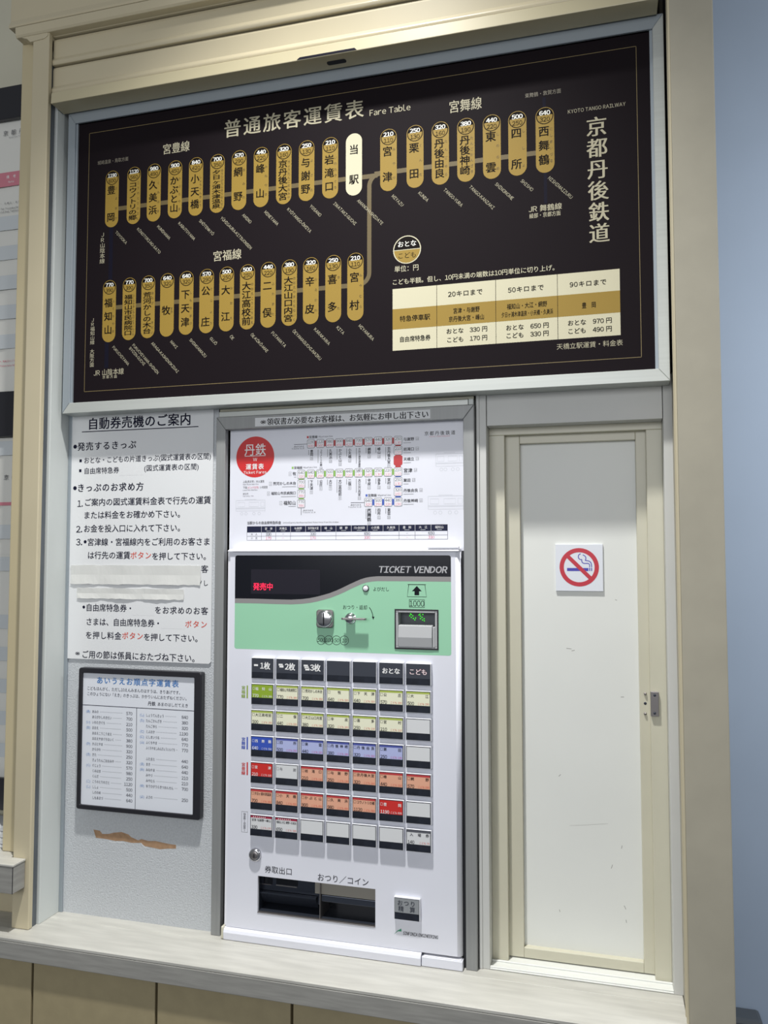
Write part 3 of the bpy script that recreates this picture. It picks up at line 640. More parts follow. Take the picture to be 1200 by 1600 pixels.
for i, a in enumerate('640 640 570 500 500 440 380 320 250 210 210'.split()): node(gx[i], gz['d'], a)
for k_, a in (('b', '210'), ('c', ''), ('e', '250'), ('f', '320')): node(gx[10], gz[k_], a)
for i, a in zip((7, 8, 9, 10), ('640', '500', '440', '380')): node(gx[i], gz['g'], a)
for k_, a in (('e', '700'), ('f', '770'), ('g', '770')): node(gx[0], gz[k_], a)
def vname(x_, zt, t, sz=.0066, en=True, num=''):
    for i, c in enumerate(t): pp.wtext(c, x_+.0016, zt-sz*(i+.5), sz*1.06, 'ink', al='c', bold=.01)
    if en: pp.wrect(x_-.0052, x_-.0042, zt-sz*len(t)*.8, zt, 'grey_ink', 1)
    zz = zt-sz*len(t)-.0035
    pp.wframe(x_-.0015, x_+.0045, zz-.0042, zz+.0018, .0004, 'grey_ink'); pp.wtext(num, x_+.0015, zz-.0012, .0042, 'grey_ink', al='c')
for i, t in enumerate(('豊岡', 'コウノトリの郷', '久美浜', 'かぶと山', '小天橋', '夕日ヶ浦木津温泉', '網野', '峰山', '京丹後大宮')): vname(gx[i+1], gz['a']-bh-.003, t, .0066 if len(t) < 6 else .0048, num=str(25-i))
for i, t in enumerate(('下天津', '公庄', '大江', '大江高校前', '二俣', '大江山口内宮', '辛皮', '喜多', '宮村')): vname(gx[i+1], gz['d']-bh-.003, t, .0066 if len(t) < 6 else .0056, num=str(i+5))
for i, t in ((7, '西舞鶴'), (8, '四所'), (9, '東雲')): vname(gx[i], gz['g']-bh-.003, t, .0085 if i == 7 else .0066, num=str(29-i))
for k_, t, s_ in (('a', '与謝野', 1), ('b', '岩滝口', 1), ('c', '天橋立', 1), ('d', '宮津', 1.25), ('e', '栗田', 1), ('f', '丹後由良', 1), ('g', '丹後神崎', 1)):
    x_ = gx[10]+bw+.0025; sz = .0072*s_; pp.wtext(t, x_, gz[k_]+.002, sz, 'ink', bold=.012); pp.wrect(x_, x_+len(t)*sz*.7, gz[k_]-.0055, gz[k_]-.0047, 'grey_ink', 1)
    xx = x_+len(t)*sz+.003; pp.wframe(xx, xx+.0058, gz[k_]-.001, gz[k_]+.0055, .0004, 'grey_ink'); pp.wtext({'a': '15', 'b': '14', 'c': '13', 'd': '14', 'e': '23', 'f': '22', 'g': '21'}[k_], xx+.0029, gz[k_]+.002, .0042, 'grey_ink', al='c')
for k_, t, s_ in (('d', '牧', 1), ('e', '荒河かしの木台', .95), ('f', '福知山市民病院口', .9), ('g', '福知山', 1.2)):
    x_ = gx[0]-bw-.003; sz = .0075*s_; pp.wtext(t, x_, gz[k_]+.002, sz, 'ink', al='r', bold=.01); pp.wrect(x_-len(t)*sz*.6, x_, gz[k_]-.0055, gz[k_]-.0047, 'grey_ink', 1)
    xx = x_-len(t)*sz-.0085; pp.wframe(xx, xx+.0058, gz[k_]-.002, gz[k_]+.0055, .0004, 'grey_ink'); pp.wtext({'d': '4', 'e': '3', 'f': '2', 'g': '1'}[k_], xx+.0029, gz[k_]+.0016, .0042, 'grey_ink', al='c')
for t, x_, z_, m, en in (('宮豊線', gx[1]-.004, gz['a']+bh+.0050, 'rail_red', 'Miyatoyo line'), ('宮福線', gx[0]-.016, gz['d']+bh+.0050, 'rail_green', 'Miyafuku line'), ('宮舞線', gx[7]-.001, gz['g']+bh+.0050, 'rail_blue', 'Miyamai line')):
    pp.wrect(x_-.0048, x_-.0008, z_-.0022, z_+.0022, m, 1); pp.wtext(t, x_, z_, .0060, 'ink', bold=.01); pp.wtext(en, x_+.020, z_, .0042, 'ink_soft')
for x_, z_, d in ((gx[1], gz['a'], -.028), (gx[7], gz['g'], -.028)):
    pp.wrect(x_-bw+d, x_-bw, z_-.0004, z_+.0004, 'ink', 1); pp.wtext('JRのりかえ', x_-bw-.006, z_-.0045, .0044, 'ink', al='r'); pp.wtext('Transfer to JR', x_-bw-.006, z_-.0085, .0034, 'ink_soft', al='r')
pp.wrect(gx[0]-.0004, gx[0]+.0004, gz['g']-bh-.014, gz['g']-bh, 'ink', 1); pp.wtext('JRのりかえ', gx[0]+.003, gz['g']-bh-.005, .0044, 'ink'); pp.wtext('Transfer to JR', gx[0]+.003, gz['g']-bh-.009, .0034, 'ink_soft')
pp.text('京都丹後鉄道', 663, 677.5, 6.4, 'ink', x1=711.5); pp.text('KYOTO TANGO RAILWAY', 671, 682.3, 1.6, 'pink_ink', x1=703)
pp.text('上段(黒文字) : 大人運賃', 379.5, 752.8, 3.8, 'ink', x1=412.5); pp.text('Upper Black: Adult Fare', 379.5, 757, 2, 'ink_soft', x1=404)
pp.text('下段', 379.5, 762, 3.8, 'ink', x1=386.5); pp.text('(ピンク文字)', 387, 762, 3.8, 'pink_ink', x1=404); pp.text(': 小児運賃', 404.5, 761.5, 3.8, 'ink', x1=418)
pp.text('Lower Pink: Child Fare', 379.5, 766, 2, 'ink_soft', x1=402); pp.text('単位:円', 379.5, 771.8, 3, 'ink', x1=388); pp.text('Currency: Yen', 379.5, 775.2, 1.8, 'ink_soft', x1=396)
def train(x0, y0, x1, y1, flip=False, cab=True):
    a = pp.p(x0, y0); b = pp.p(x1, y1); w_ = b[0]-a[0]; h_ = a[1]-b[1]
    def P(u, v): return (a[0]+w_*u, b[1]+h_*v)
    T = .0006; m = 'train_line'
    for s_ in ([(0, .92), (1, .92)], [(0, .92), (0, .3)], [(0, .3), (1, .3)], [(0, .42), (1, .42)], [(0, .47), (1, .47)], [(1, .92), (1, .25)], [(.3, .97), (.7, .97)]): pp.stroke([P(*c) for c in s_], T, m, 0)
    for u0, u1 in ((.06, .3), (.45, .78), (.85, .97)):
        pp.stroke([P(u0, .8), P(u1, .8), P(u1, .55), P(u0, .55), P(u0, .8)], T, m, 0)
    for u in (.2, .35, .62, .8): c = P(u, .14); pp.wring(c[0], c[1], h_*.07, h_*.07+T, m, 0, n=14)
train(369, 780, 414, 806); train(681, 707, 724, 737); train(669, 773, 724, 805)
# -- table at the foot
pp.text('当駅からの自由席特急料金', 386, 817.2, 4.8, 'ink', x1=438.5, bold=.01); pp.text('Limited Express Non-Reserved Seat Ticket Fares from this station', 442, 816.8, 2.2, 'ink', x1=528)
cxs = [X(v, 830, YP) for v in (386, 408.5, 431, 454, 477.5, 501.5, 525, 549, 574, 598.6, 623.5, 648.6, 673.5, 699.5)]
tz0, tz1, tz2, tz3 = Z(386, 822.5, YP), Z(386, 832, YP), Z(386, 838, YP), Z(386, 844.2, YP)
pp.wrect(cxs[0], cxs[-1], tz1, tz0, 'table_navy', 1)
for z_ in (tz2, tz3): pp.wrect(cxs[0], cxs[-1], z_-.0003, z_+.0003, 'ink_soft', 1)
for i in (0, 1, 2, 3, 6, 10, 11, 13): pp.wrect(cxs[i]-.0003, cxs[i]+.0003, tz3, tz1, 'ink_soft', 1)
for i in range(1, 13): pp.wrect(cxs[i]-.0003, cxs[i]+.0003, tz1, tz0, 'lab_white', 2)
for i, t in enumerate(('宮　津', '天橋立', '与謝野', '京丹後大宮', '峰　山', '網　野', '夕日ヶ浦木津温泉', '小天橋', '久美浜', '豊　岡', '大　江', '福知山')):
    xm = (cxs[i+1]+cxs[i+2])/2; pp.wtext(t, xm, (tz0+tz1)/2+.0012, .0056, 'print_white', al='c', xs=min(1, .023/(.0056*len(t)))); pp.wrect(xm-.005, xm+.005, tz1+.0022, tz1+.0028, 'lab_white', 2)
for r_, (z_, m) in enumerate((((tz1+tz2)/2, 'ink'), ((tz2+tz3)/2, 'pink_ink'))):
    pp.wtext('大　人' if r_ == 0 else '小　児', (cxs[0]+cxs[1])/2, z_, .0048, 'ink', al='c')
    for i, j, v in ((1, 2, ('330', '170')), (2, 3, ('－', '－')), (3, 6, ('330', '170')), (6, 10, ('650', '330')), (10, 11, ('－', '－')), (11, 13, ('650', '330'))):
        pp.wtext(v[r_], (cxs[i]+cxs[j])/2, z_, .0072 if v[0] != '－' else .005, m, al='c')
pp.build(po)

# ---------------------------------------------------------------- ticket machine
tm = thing('ticket_machine', 'white wall-mounted ticket vending machine with mint panel and rows of station buttons', 'ticket machine')
mx0, mx1 = X(356.5, 1200, YM), X(720.5, 1150, YM); mz1 = Z(358, 861, YM)
mzb = .7735                               # bottom of the flat face
t_x0, t_x1, t_z0, t_z1 = X(402.5, 1396, YM), X(586.5, 1419, YM), (Z(402.3, 1423.8, YM)+Z(586, 1449.5, YM))/2, (Z(403, 1368.7, YM)+Z(586.8, 1389, YM))/2
b_x0, b_x1, b_z0, b_z1 = X(618, 983, YM), X(684, 983, YM), (Z(618, 1012.8, YM)+Z(683, 1014.5, YM))/2, (Z(617.6, 952.6, YM)+Z(684, 954, YM))/2
def holed(q, x0, x1, z0, z1, holes, yf, yb, m):
    xs_ = sorted({x0, x1, *[h[0] for h in holes], *[h[1] for h in holes]}); zs_ = sorted({z0, z1, *[h[2] for h in holes], *[h[3] for h in holes]})
    for i in range(len(xs_)-1):
        for j in range(len(zs_)-1):
            cx_, cz_ = (xs_[i]+xs_[i+1])/2, (zs_[j]+zs_[j+1])/2
            if any(h[0] < cx_ < h[1] and h[2] < cz_ < h[3] for h in holes): continue
            q.box(xs_[i], xs_[i+1], yf, yb, zs_[j], zs_[j+1], m)
q = M(); R_ = .009
holed(q, mx0, mx1-R_, mzb, mz1-.002, [(t_x0, t_x1, t_z0, t_z1), (b_x0, b_x1, b_z0, b_z1)], YM, YM+.006, 'machine_white')
P = [(mx1-R_, YM+.006), (mx1-R_, YM)]+[(mx1-R_+R_*math.sin(math.radians(t)), YM+R_-R_*math.cos(math.radians(t))) for t in range(10, 91, 10)]+[(mx1, YM+.014), (mx1-R_, YM+.014)]
q.profz(P, mzb, mz1-.002, 'machine_white', True); body = q.build('front_panel', tm)
q = M(); q.box(mx0-.0065, mx0-.001, YM+.003, .02, mzb, mz1-.002, 'machine_edge'); q.build('side_trim', tm, .0008)
q = M(); q.profx([(YM-.004, mz1-.0015), (YM-.004, mz1+.001), (YM+.004, mz1+.004), (YP-.0006, mz1+.0045), (YP-.0006, mz1-.0015)], mx0-.004, mx1-.002, 'machine_edge'); q.build('top_lip', tm, .0006, 1)
one('top_latch', tm, 'machine_edge', X(668, 856, YM), mx1-.002, YM-.003, YM+.006, mz1+.0045, mz1+.008, bevel=.0008)
xl = X(659, 1490, YM)
q = M(); q.profx([(YM, mzb-.0008), (YM-.005, mzb-.004), (YM-.007, mzb-.009), (YM-.006, ZC+.0008), (YM+.012, ZC+.0008), (YM+.012, mzb-.0008)], mx0-.004, xl-.0006, 'machine_white'); q.build('foot_lip', tm, .0006, 1)
q = M(); q.box(xl+.0006, mx1+.001, YM-.004, YM+.012, ZC+.0008, mzb-.006, 'machine_white'); q.box(xl+.004, mx1-.001, YM-.002, YM+.010, mzb-.006, mzb-.0042, 'machine_edge'); q.build('foot_latch', tm, .0012)
q = M(); q.box(mx0-.0095, mx0-.004, YM-.006, YM+.01, ZC+.0008, mzb+.001, 'cream'); q.build('foot_corner', tm, .002)
q = M(); q.box(mx1+.0005, uix1, YM+.012, .02, ZC, mz1, 'dark_gap'); q.build('side_gap', tm)
# -- printed head: display glass, grey wave band, mint field
pm = Print(YM)
g0, g1 = X(367, 940, YM), X(704.8, 940, YM); gt = Z(500, 867.8, YM); gb = (Z(366, 1013.8, YM)+Z(704.7, 1024.3, YM))/2
mr = .0045; ma = [math.radians(t) for t in range(0, 91, 15)]
pm.poly([(g0, gt-mr), (g0, gb+mr)]+[(g0+mr-mr*math.cos(t), gb+mr-mr*math.sin(t)) for t in ma]+[(b_x0, gb), (b_x0, gt-mr)], 'mint', 0)
pm.poly([(g1, gt-mr), (g1, gb+mr)]+[(g1-mr+mr*math.cos(t), gb+mr-mr*math.sin(t)) for t in ma]+[(b_x1, gb), (b_x1, gt-mr)], 'mint', 0)
pm.wrect(b_x0, b_x1, gb, b_z0, 'mint', 0); pm.wrect(b_x0, b_x1, b_z1, gt-mr, 'mint', 0)
wave = [(366, 935), (400, 935.5), (430, 936.5), (455, 937), (473, 936), (484, 934.6), (494, 932.6), (504, 930), (515, 926.8), (526, 922.5), (536, 918), (546, 913), (557, 908), (564, 905), (572, 902.6), (580, 901.2), (590, 900.4), (640, 900.7), (704.8, 901.2)]
wt = [pm.p(*a) for a in wave]; wt[0] = (g0, wt[0][1]); wt[-1] = (g1, wt[-1][1])
th = .0092
lo = []
for i, a in enumerate(wt):
    b = wt[min(i+1, len(wt)-1)]; c = wt[max(i-1, 0)]; dx, dz = b[0]-c[0], b[1]-c[1]; L = math.hypot(dx, dz); lo.append((a[0]+dz/L*th, a[1]-dx/L*th))
lo[0] = (g0, wt[0][1]-th); lo[-1] = (g1, wt[-1][1]-th)
n = len(wt); pm.raw(wt+lo, [(i, i+1, n+i+1, n+i) for i in range(n-1)], 'band_grey', 1)
cr = .0045
tops = [(g0, gt-cr)]+[(g0+cr-cr*math.cos(math.radians(t)), gt-cr+cr*math.sin(math.radians(t))) for t in (30, 60, 90)]+[(g1-cr+cr*math.sin(math.radians(t)), gt-cr+cr*math.cos(math.radians(t))) for t in (0, 30, 60, 90)]
pm.raw(tops+wt[::-1], [tuple(range(len(tops)+len(wt)))], 'display_black', 1)
pm.rect(392.5, 889.5, 500, 929, 'display_window', 2)
pm.text('TICKET VENDOR', 590.5, 889.8, 10, 'title_grey', x1=697, bold=.028, skew=.2)
pm.text('発売中', 395.5, 916.3, 11, 'led_red', x1=426.5, bold=.004, lev=3)
c_ = pm.p(571.6, 891); pm.wdisc(*c_, .0016, 'tray_black', 3, n=12)
pm.text('よびだし', 582.5, 920.3, 6.4, 'ink', x1=608)
k1 = pm.k(651, 920)
ax, az = pm.p(651.3, 923)
pm.stroke([(ax-.0175, az+.0115), (ax+.0175, az+.0115)], .0012, 'ink'); pm.stroke([(ax-.0155, az+.0115), (ax-.0185, az-.0115), (ax+.0185, az-.0115), (ax+.0155, az+.0115)], .0010, 'ink')
pm.raw([(ax-.0095, az-.001), (ax, az+.009), (ax+.0095, az-.001), (ax+.0045, az-.001), (ax+.0045, az-.0085), (ax-.0045, az-.0085), (ax-.0045, az-.001)], [(0, 1, 2), (6, 3, 4, 5)], 'ink', 1)
ax, az = pm.p(651.3, 943); pm.wframe(ax-.0148, ax+.0148, az-.0077, az+.0077, .0008, 'ink'); pm.wtext('1000', ax, az, .0150, 'ink', al='c', xs=.85)
for x_, t in ((501.7, '500'), (513.8, '100'), (525.7, '50'), (538, '10')):
    c_ = pm.p(x_, 1000+(x_-501)*.02); pm.wring(*c_, .0082, .0091, 'ink', 1, n=26); pm.wtext(t, c_[0], c_[1], .0098, 'ink', al='c', skew=.18, xs=.95)
pm.text('おつり・返却', 535.5, 948.5, 6.8, 'ink', x1=573.5)
ca = pm.p(566, 966); pm.stroke([pm.p(577, 949), pm.p(580, 953.5), pm.p(582, 959), pm.p(583, 965)], .0013, 'ink'); a = pm.p(583.2, 968.5); pm.raw([(a[0]-.0025, a[1]+.006), (a[0]+.0025, a[1]+.006), (a[0], a[1])], [(0, 1, 2)], 'ink', 1)
# lower half captions
pm.text('券取出口', 413.5, 1357.5, 10.6, 'ink', x1=456.5); pm.text('おつり／コイン', 495.5, 1370, 11.5, 'ink', x1=575.5)
pm.text('SINFONIA ENGINEERING', 629.5, 1457.7, 5.0, 'ink', x1=683.5, bold=.02, skew=.2)
a = [pm.p(*c) for c in ((615.5, 1459.8), (621, 1454), (627, 1450.8), (627.5, 1455.5), (622, 1455))]; pm.raw(a, [(0, 1, 2, 3, 4)], 'swoosh', 1)
# line names beside the rows
for t, ya, yb_, m in (('宮福線', 1074.5, 1087.5, 'lab_green'), ('宮舞線', 1155, 1167.5, 'lab_blue'), ('宮豊線', 1194.5, 1207.5, 'lab_red')):
    pm.vtext(t, 380.5, ya, yb_, 5.6, m, bold=.02); pm.vline(386.5, ya-3.5, yb_+3.5, 2, m)
a = pm.p(377.6, 1267.5); b = pm.p(387, 1300.8); pm.wframe(a[0], b[0], b[1], a[1], .0004, 'ink'); pm.vtext('特急券(自由席)', 382.3, 1272, 1297, 3.6, 'ink')
pm.build(tm, {'mint': 'mint_panel', 'display_black': 'display_glass', 'display_window': 'display_window', 'band_grey': 'wave_band'})
# -- call button
q = M(); c_ = W(571.6, 919.5, YM); q.lathe(*c_, [(.0045, YM-.003), (.0050, YM-.0025), (.0050, YM)], 'machine_edge'); cb = q.build('call_button', tm)
q = M(); q.lathe(*c_, [(.0062, YM-.0014), (.0066, YM-.0008)], 'black_plastic'); q.build('button_collar', cb)
# -- coin slot
cs = W(508.7, 966.5, YM); q = M(); q.profy(rr(cs[0]-.0175, cs[0]+.0175, cs[1]-.0175, cs[1]+.0175, .006), YM-.006, YM, 'steel'); cso = q.build('coin_slot', tm, .002, 2)
q = M(); q.lathe(*cs, [(.0135, YM-.0115), (.0155, YM-.0105), (.0165, YM-.006)], 'chrome'); q.build('slot_dome', cso)
q = M(); q.profy(rr(cs[0]-.0012, cs[0]+.0012, cs[1]-.012, cs[1]+.012, .0011, 3), YM-.0119, YM-.011, 'tray_black'); q.build('slot_opening', cso)
# -- coin return lever
cl = W(548, 966, YM); q = M(); q.lathe(*cl, [(.0075, YM-.011), (.0090, YM-.0095), (.0092, YM-.001), (.0105, YM-.0008), (.0105, YM)], 'chrome'); lv = q.build('return_lever', tm)
q = M(); la, lb = X(533, 968, YM-.018), X(571, 968, YM-.018); q.profz([(la, YM-.017), (la+.003, YM-.0185), (lb-.003, YM-.0185), (lb, YM-.017), (lb, YM-.010), (la, YM-.010)], cl[1]-.0018, cl[1]+.0018, 'steel'); q.build('lever_bar', lv, .0005, 1)
# -- note slot
ns = M(); holed(ns, b_x0-.0015, b_x1+.0015, b_z0-.0015, b_z1+.0015, [(b_x0+.0008, b_x1-.0008, b_z0+.0008, b_z1-.0008)], YM-.0015, YM+.001, 'black_plastic'); nso = ns.build('note_slot', tm)
q = M(); hb = b_z1-b_z0
holed(q, b_x0+.0008, b_x1-.0008, b_z0+.0008, b_z1-.0008, [(b_x0+.005, b_x1-.005, b_z0+.004, b_z1-.005)], YM-.001, YM+.03, 'slot_grey'); q.build('slot_bezel', nso, .0008, 1)
q = M(); q.box(b_x0+.004, b_x1-.004, YM+.022, YM+.03, b_z0, b_z1, 'slot_dark'); q.build('slot_interior', nso)
q = M(); zc1 = b_z0+hb*.60; q.profx([(YM-.0035, b_z0+.003), (YM-.006, zc1-.022), (YM-.0035, zc1), (YM+.012, zc1+.001), (YM+.012, b_z0+.003)], b_x0+.006, b_x1-.010, 'slot_grey'); q.box(b_x1-.0095, b_x1-.005, YM-.002, YM+.01, b_z0+.003, zc1-.002, 'slot_grey'); q.build('slot_cover', nso, .0012)
q = M(); rnd = random.Random(3)
for gx_, gz_ in ((0, 0), (.003, .0025), (.006, 0), (.003, -.003), (.007, -.005), (.010, -.0075), (.0115, -.004), (.018, .002), (.021, 0), (.024, -.0025), (.021, -.005), (.025, -.0075), (.028, -.005), (.0285, -.009), (.0015, .0035), (.020, .0035), (.0255, .003)):
    q.lathe(b_x0+.0285+gx_-.006, b_z1-.0125+gz_, [(.0009, YM+.0208), (.0011, YM+.022)], 'led_green', 8)
q.build('green_lamps', nso)['kind'] = 'stuff'
# -- station buttons
YBt = YM-.0085
ctl = [X(v, 1031+i*1.5, YBt) for i, v in enumerate((393, 431.3, 470.3, 510.3, 551.7, 592.5, 634))]
ctr = [X(v, 1043+i*1.6, YBt) for i, v in enumerate((427, 466.7, 506.3, 547, 588.3, 630, 673.7))]
p0 = sum(a-0 for a in ctl)/7; pitx = (ctl[6]-ctl[0])/6; wdt = sum(b-a for a, b in zip(ctl, ctr))/7
xb_ = p0-3*pitx
ztop0 = Z(393, 1027.5, YBt); ztop6 = Z(393, 1272.5, YBt); pitz = (ztop0-ztop6)/6; hgt = Z(393, 1027.5, YBt)-Z(393, 1060, YBt)
print('buttons', xb_, pitx, wdt, ztop0, pitz, hgt)
def button_mesh():
    q = M(); w2, h2 = wdt+.0014, hgt+.0008
    q.box(-.0007, w2-.0007, YBt, YM, -h2+.0002, .0006, 'button_side'); return q
_b = button_mesh(); first = None
q = M(); q.box(.0006, wdt-.0006, YBt-.0007, YBt+.001, -hgt+.001, -.0006, 'button_dark')
def mk_button(i, j, style, name='', a='', c='', last=False):
    global first
    x0 = xb_+pitx*i; z0 = ztop0-pitz*j
    if first is None:
        b = _b.build('button', tm, .0012, 2); kf = q.build('key_face', b); first = (b, kf)
    else:
        b = first[0].copy(); C.objects.link(b); kf = first[1].copy(); C.objects.link(kf); kf.parent = b
    b.location = (x0, 0, z0)
    pk = Print(YBt-.0007); X0, X1 = .0016, wdt-.0016; T = -.0018; B = -hgt*.655
    if style == 'head':
        pk.wrect(X0-.0006, X1+.0006, B-.001, T+.0006, 'button_slate', 0)
        if name in ('おとな', 'こども'): pk.wtext(name, wdt/2, (T+B)/2-.001, .0118, 'print_white' if name == 'おとな' else 'pink_ink', al='c', bold=.03)
        if name == 'こども': pk.wtext(name, wdt/2, (T+B)/2-.001, .0118, 'print_white', al='c', bold=.006, lev=3)
        if name[:1] in '123' and name:
            pk.wtext(name, wdt*.40, (T+B)/2-.0005, .0150, 'print_white', bold=.03, xs=.9)
            for k_ in range(int(name[0])): pk.wrect(wdt*.12+k_*.0016, wdt*.12+.0085+k_*.0016, (T+B)/2+(.0008 if name[0] != '1' else -.0018)-k_*.0036, (T+B)/2+(.0044 if name[0] != '1' else .0018)-k_*(.0030), 'print_white', 2)
    else:
        bg, top, ik, ck = {'green': ('lab_cream', 'lab_lime', 'ink', 'red_ink'), 'greenS': ('lab_green', 'lab_green', 'print_white', 'print_white'), 'blue': ('lab_lav', 'lab_indigo', 'ink', 'magenta_ink'),
             'blueS': ('lab_blue', 'lab_blue', 'print_white', 'print_white'), 'red': ('lab_salmon', 'lab_rust', 'ink', 'red_ink'), 'redS': ('lab_red', 'lab_red', 'print_white', 'print_white'),
             'crim': ('lab_white', 'lab_crimson', 'ink', 'red_ink'), 'adm': ('lab_white', 'lab_grey', 'ink', 'red_ink'), 'blank': ('lab_white', 'lab_white', 'ink', 'ink'), 'faded': ('lab_white', 'lab_white', 'grey_ink', 'grey_ink')}[style]
        pk.wrect(X0, X1, B, T, bg, 0)
        if top != bg: pk.wrect(X0, X1, T-.0034, T, top, 1)
        if style == 'crim':
            for k_ in range(7): pk.wdisc(X0+.006+k_*.004, T-.0017, .0010, 'print_white', 2, n=6)
            pk.wtext(name, X0+.002, T-.0075, .0052, ik, x1=X1-.002, bold=.015)
        elif name:
            bx = X0+.0015
            if style != 'adm': pk.wframe(bx, bx+.0045, T-.0100, T-.0048, .0004, ik, 2); bx += .0058
            else: bx += .004
            nm = name if len(name) > 3 else ('　'.join(name) if len(name) == 3 else name[0]+'　　　'+name[1:] if len(name) == 2 else '　　'+name+'　　')
            pk.wtext(nm, bx, T-.0075, .0066, ik, x1=X1-.002, bold=.012)
        if a:
            pk.wtext(a, X0+.0015, B+.0036, .0082, ik, bold=.01, xs=.9); pk.wtext('こども '+c, X1-.0012, B+.0033, .0048, ck, al='r', xs=.92)
    for m in pk.b: pass
    bgn = {k_: 'label_card' for k_ in ('lab_cream', 'lab_lav', 'lab_salmon', 'lab_white', 'button_slate')}
    if style in ('greenS', 'blueS', 'redS'): bgn[{'greenS': 'lab_green', 'blueS': 'lab_blue', 'redS': 'lab_red'}[style]] = 'label_card'
    for k_ in ('lab_lime', 'lab_indigo', 'lab_rust', 'lab_crimson', 'lab_grey'): bgn[k_] = 'label_stripe'
    pk.build(b, bgn)
G = []
G += [(i, 0, 'head', t) for i, t in enumerate(('1枚', '2枚', '3枚', '', '', 'おとな', 'こども'))]
def row(j, st, items, solid=None):
    for i, it in enumerate(items):
        if it is None: G.append((i, j, 'blank')); continue
        n_, a_, c_2 = it; G.append((i, j, (st+'S') if n_ == solid else st, n_, a_, c_2))
row(1, 'green', [('福知山', '770', '390'), ('福知山市民病院口', '770', '390'), ('荒河かしの木台', '700', '350'), ('牧', '640', '320'), ('下天津', '640', '320'), ('公庄', '570', '290'), ('大江', '500', '250')], '福知山')
row(2, 'green', [('大江高校前', '500', '250'), ('二俣', '440', '220'), ('大江山口内宮', '380', '190'), ('辛皮', '320', '160'), ('喜多', '250', '130'), ('宮村', '210', '110'), None])
row(3, 'blue', [('西舞鶴', '640', '320'), ('四所', '500', '250'), ('東雲', '440', '220'), ('丹後神崎', '380', '190'), ('丹後由良', '320', '160'), ('栗田', '250', '130'), None], '西舞鶴')
row(4, 'red', [('宮津', '210', '110'), ('FADED', '', ''), ('岩滝口', '210', '110'), ('与謝野', '250', '130'), ('京丹後大宮', '320', '160'), ('峰山', '440', '220'), ('網野', '570', '290')], '宮津')
row(5, 'red', [('夕日ヶ浦木津温泉', '700', '350'), ('小天橋', '840', '420'), ('かぶと山', '900', '450'), ('久美浜', '980', '490'), ('コウノトリの郷', '1120', '560'), ('豊岡', '1190', '600'), None], '豊岡')
G = [g if g[3:4] != ('FADED',) else (1, 4, 'faded', '与謝') for g in G]
G += [(0, 6, 'crim', '宮津 与謝野～峰山', '330', '170'), (1, 6, 'crim', '福知山 大江 網野～久美浜', '650', '330')]+[(i, 6, 'blank') for i in (2, 3, 4, 5)]+[(6, 6, 'adm', '入場券', '140', '70')]
for g in G: mk_button(*g)
# -- lock, tray, return button
lk = W(399.5, 1335, YM); q = M(); q.lathe(*lk, [(.0095, YM-.007), (.0120, YM-.006), (.0125, YM-.003), (.0125, YM)], 'chrome'); lko = q.build('lock', tm)
q = M(); q.lathe(*lk, [(.0055, YM-.0078), (.0075, YM-.0072), (.0078, YM-.0068)], 'steel'); q.build('lock_core', lko)
q = M(); q.profy(rr(lk[0]-.0008, lk[0]+.0008, lk[1]-.0038, lk[1]+.0038, .0007, 3), YM-.0082, YM-.0075, 'tray_black'); q.build('keyhole', lko)
D = .055
q = M(); q.box(t_x0, t_x1, YM+.006, YM+D, t_z0-.002, t_z0, 'tray_dark'); q.box(t_x0, t_x1, YM+.006, YM+D, t_z1, t_z1+.002, 'tray_dark'); q.box(t_x0-.002, t_x0, YM+.006, YM+D, t_z0, t_z1, 'tray_dark'); q.box(t_x1, t_x1+.002, YM+.006, YM+D, t_z0, t_z1, 'tray_dark'); q.box(t_x0, t_x1, YM+D, YM+D+.002, t_z0, t_z1, 'tray_black'); tr = q.build('payout_tray', tm)
xd = X(499.5, 1412, YM); th_ = t_z1-t_z0
q = M(); q.box(xd-.0006, xd+.0006, YM+.001, YM+D, t_z0, t_z1, 'steel'); q.build('tray_divider', tr)
one('tray_sill', tr, 'steel', t_x0, t_x1, YM-.001, YM+.006, t_z0-.0012, t_z0+.0008, bevel=.0004)
q = M(); q.profx([(YM+.012, t_z0+th_*.50), (YM+.010, t_z0+th_*.47), (YM+.030, t_z0+th_*.12), (YM+.045, t_z0), (YM+.05, t_z0), (YM+.02, t_z0+th_*.50)], t_x0, xd-.012, 'tray_dark'); q.build('ticket_chute', tr)
one('ticket_plate', tr, 'tray_dark', t_x0, xd-.012, YM+.022, YM+.03, t_z0+th_*.5, t_z1)
one('ticket_slot', tr, 'tray_black', t_x0+.003, t_x0+.022, YM+.0212, YM+.0225, t_z0+th_*.68, t_z0+th_*.92)
one('ticket_slot', tr, 'tray_black', t_x0+.030, t_x0+.075, YM+.0212, YM+.0225, t_z0+th_*.70, t_z0+th_*.88)
one('slot_rim', tr, 'steel', t_x0+.030, t_x0+.074, YM+.020, YM+.022, t_z0+th_*.665, t_z0+th_*.69)
one('slot_rim', tr, 'steel', t_x0, t_x0+.020, YM+.020, YM+.022, t_z0+th_*.66, t_z0+th_*.675)
q = M(); q.box(xd-.011, xd-.001, YM+.02, YM+.026, t_z0+th_*.28, t_z0+th_*.62, 'tray_dark'); q.build('tray_baffle', tr)
one('tray_flap', tr, 'tray_band', xd-.012, t_x1, YM+.0065, YM+.009, t_z0+th_*.66, t_z1, bevel=.0005)
one('tray_flap_edge', tr, 'tray_dark', xd+.001, t_x1, YM+.007, YM+.012, t_z0+th_*.46, t_z0+th_*.64, bevel=.001)
q = M(); ra = W(615.3, 1400.5, YM-.008); rb = W(656.3, 1441, YM-.008); rw, rh = rb[0]-ra[0], ra[1]-rb[1]
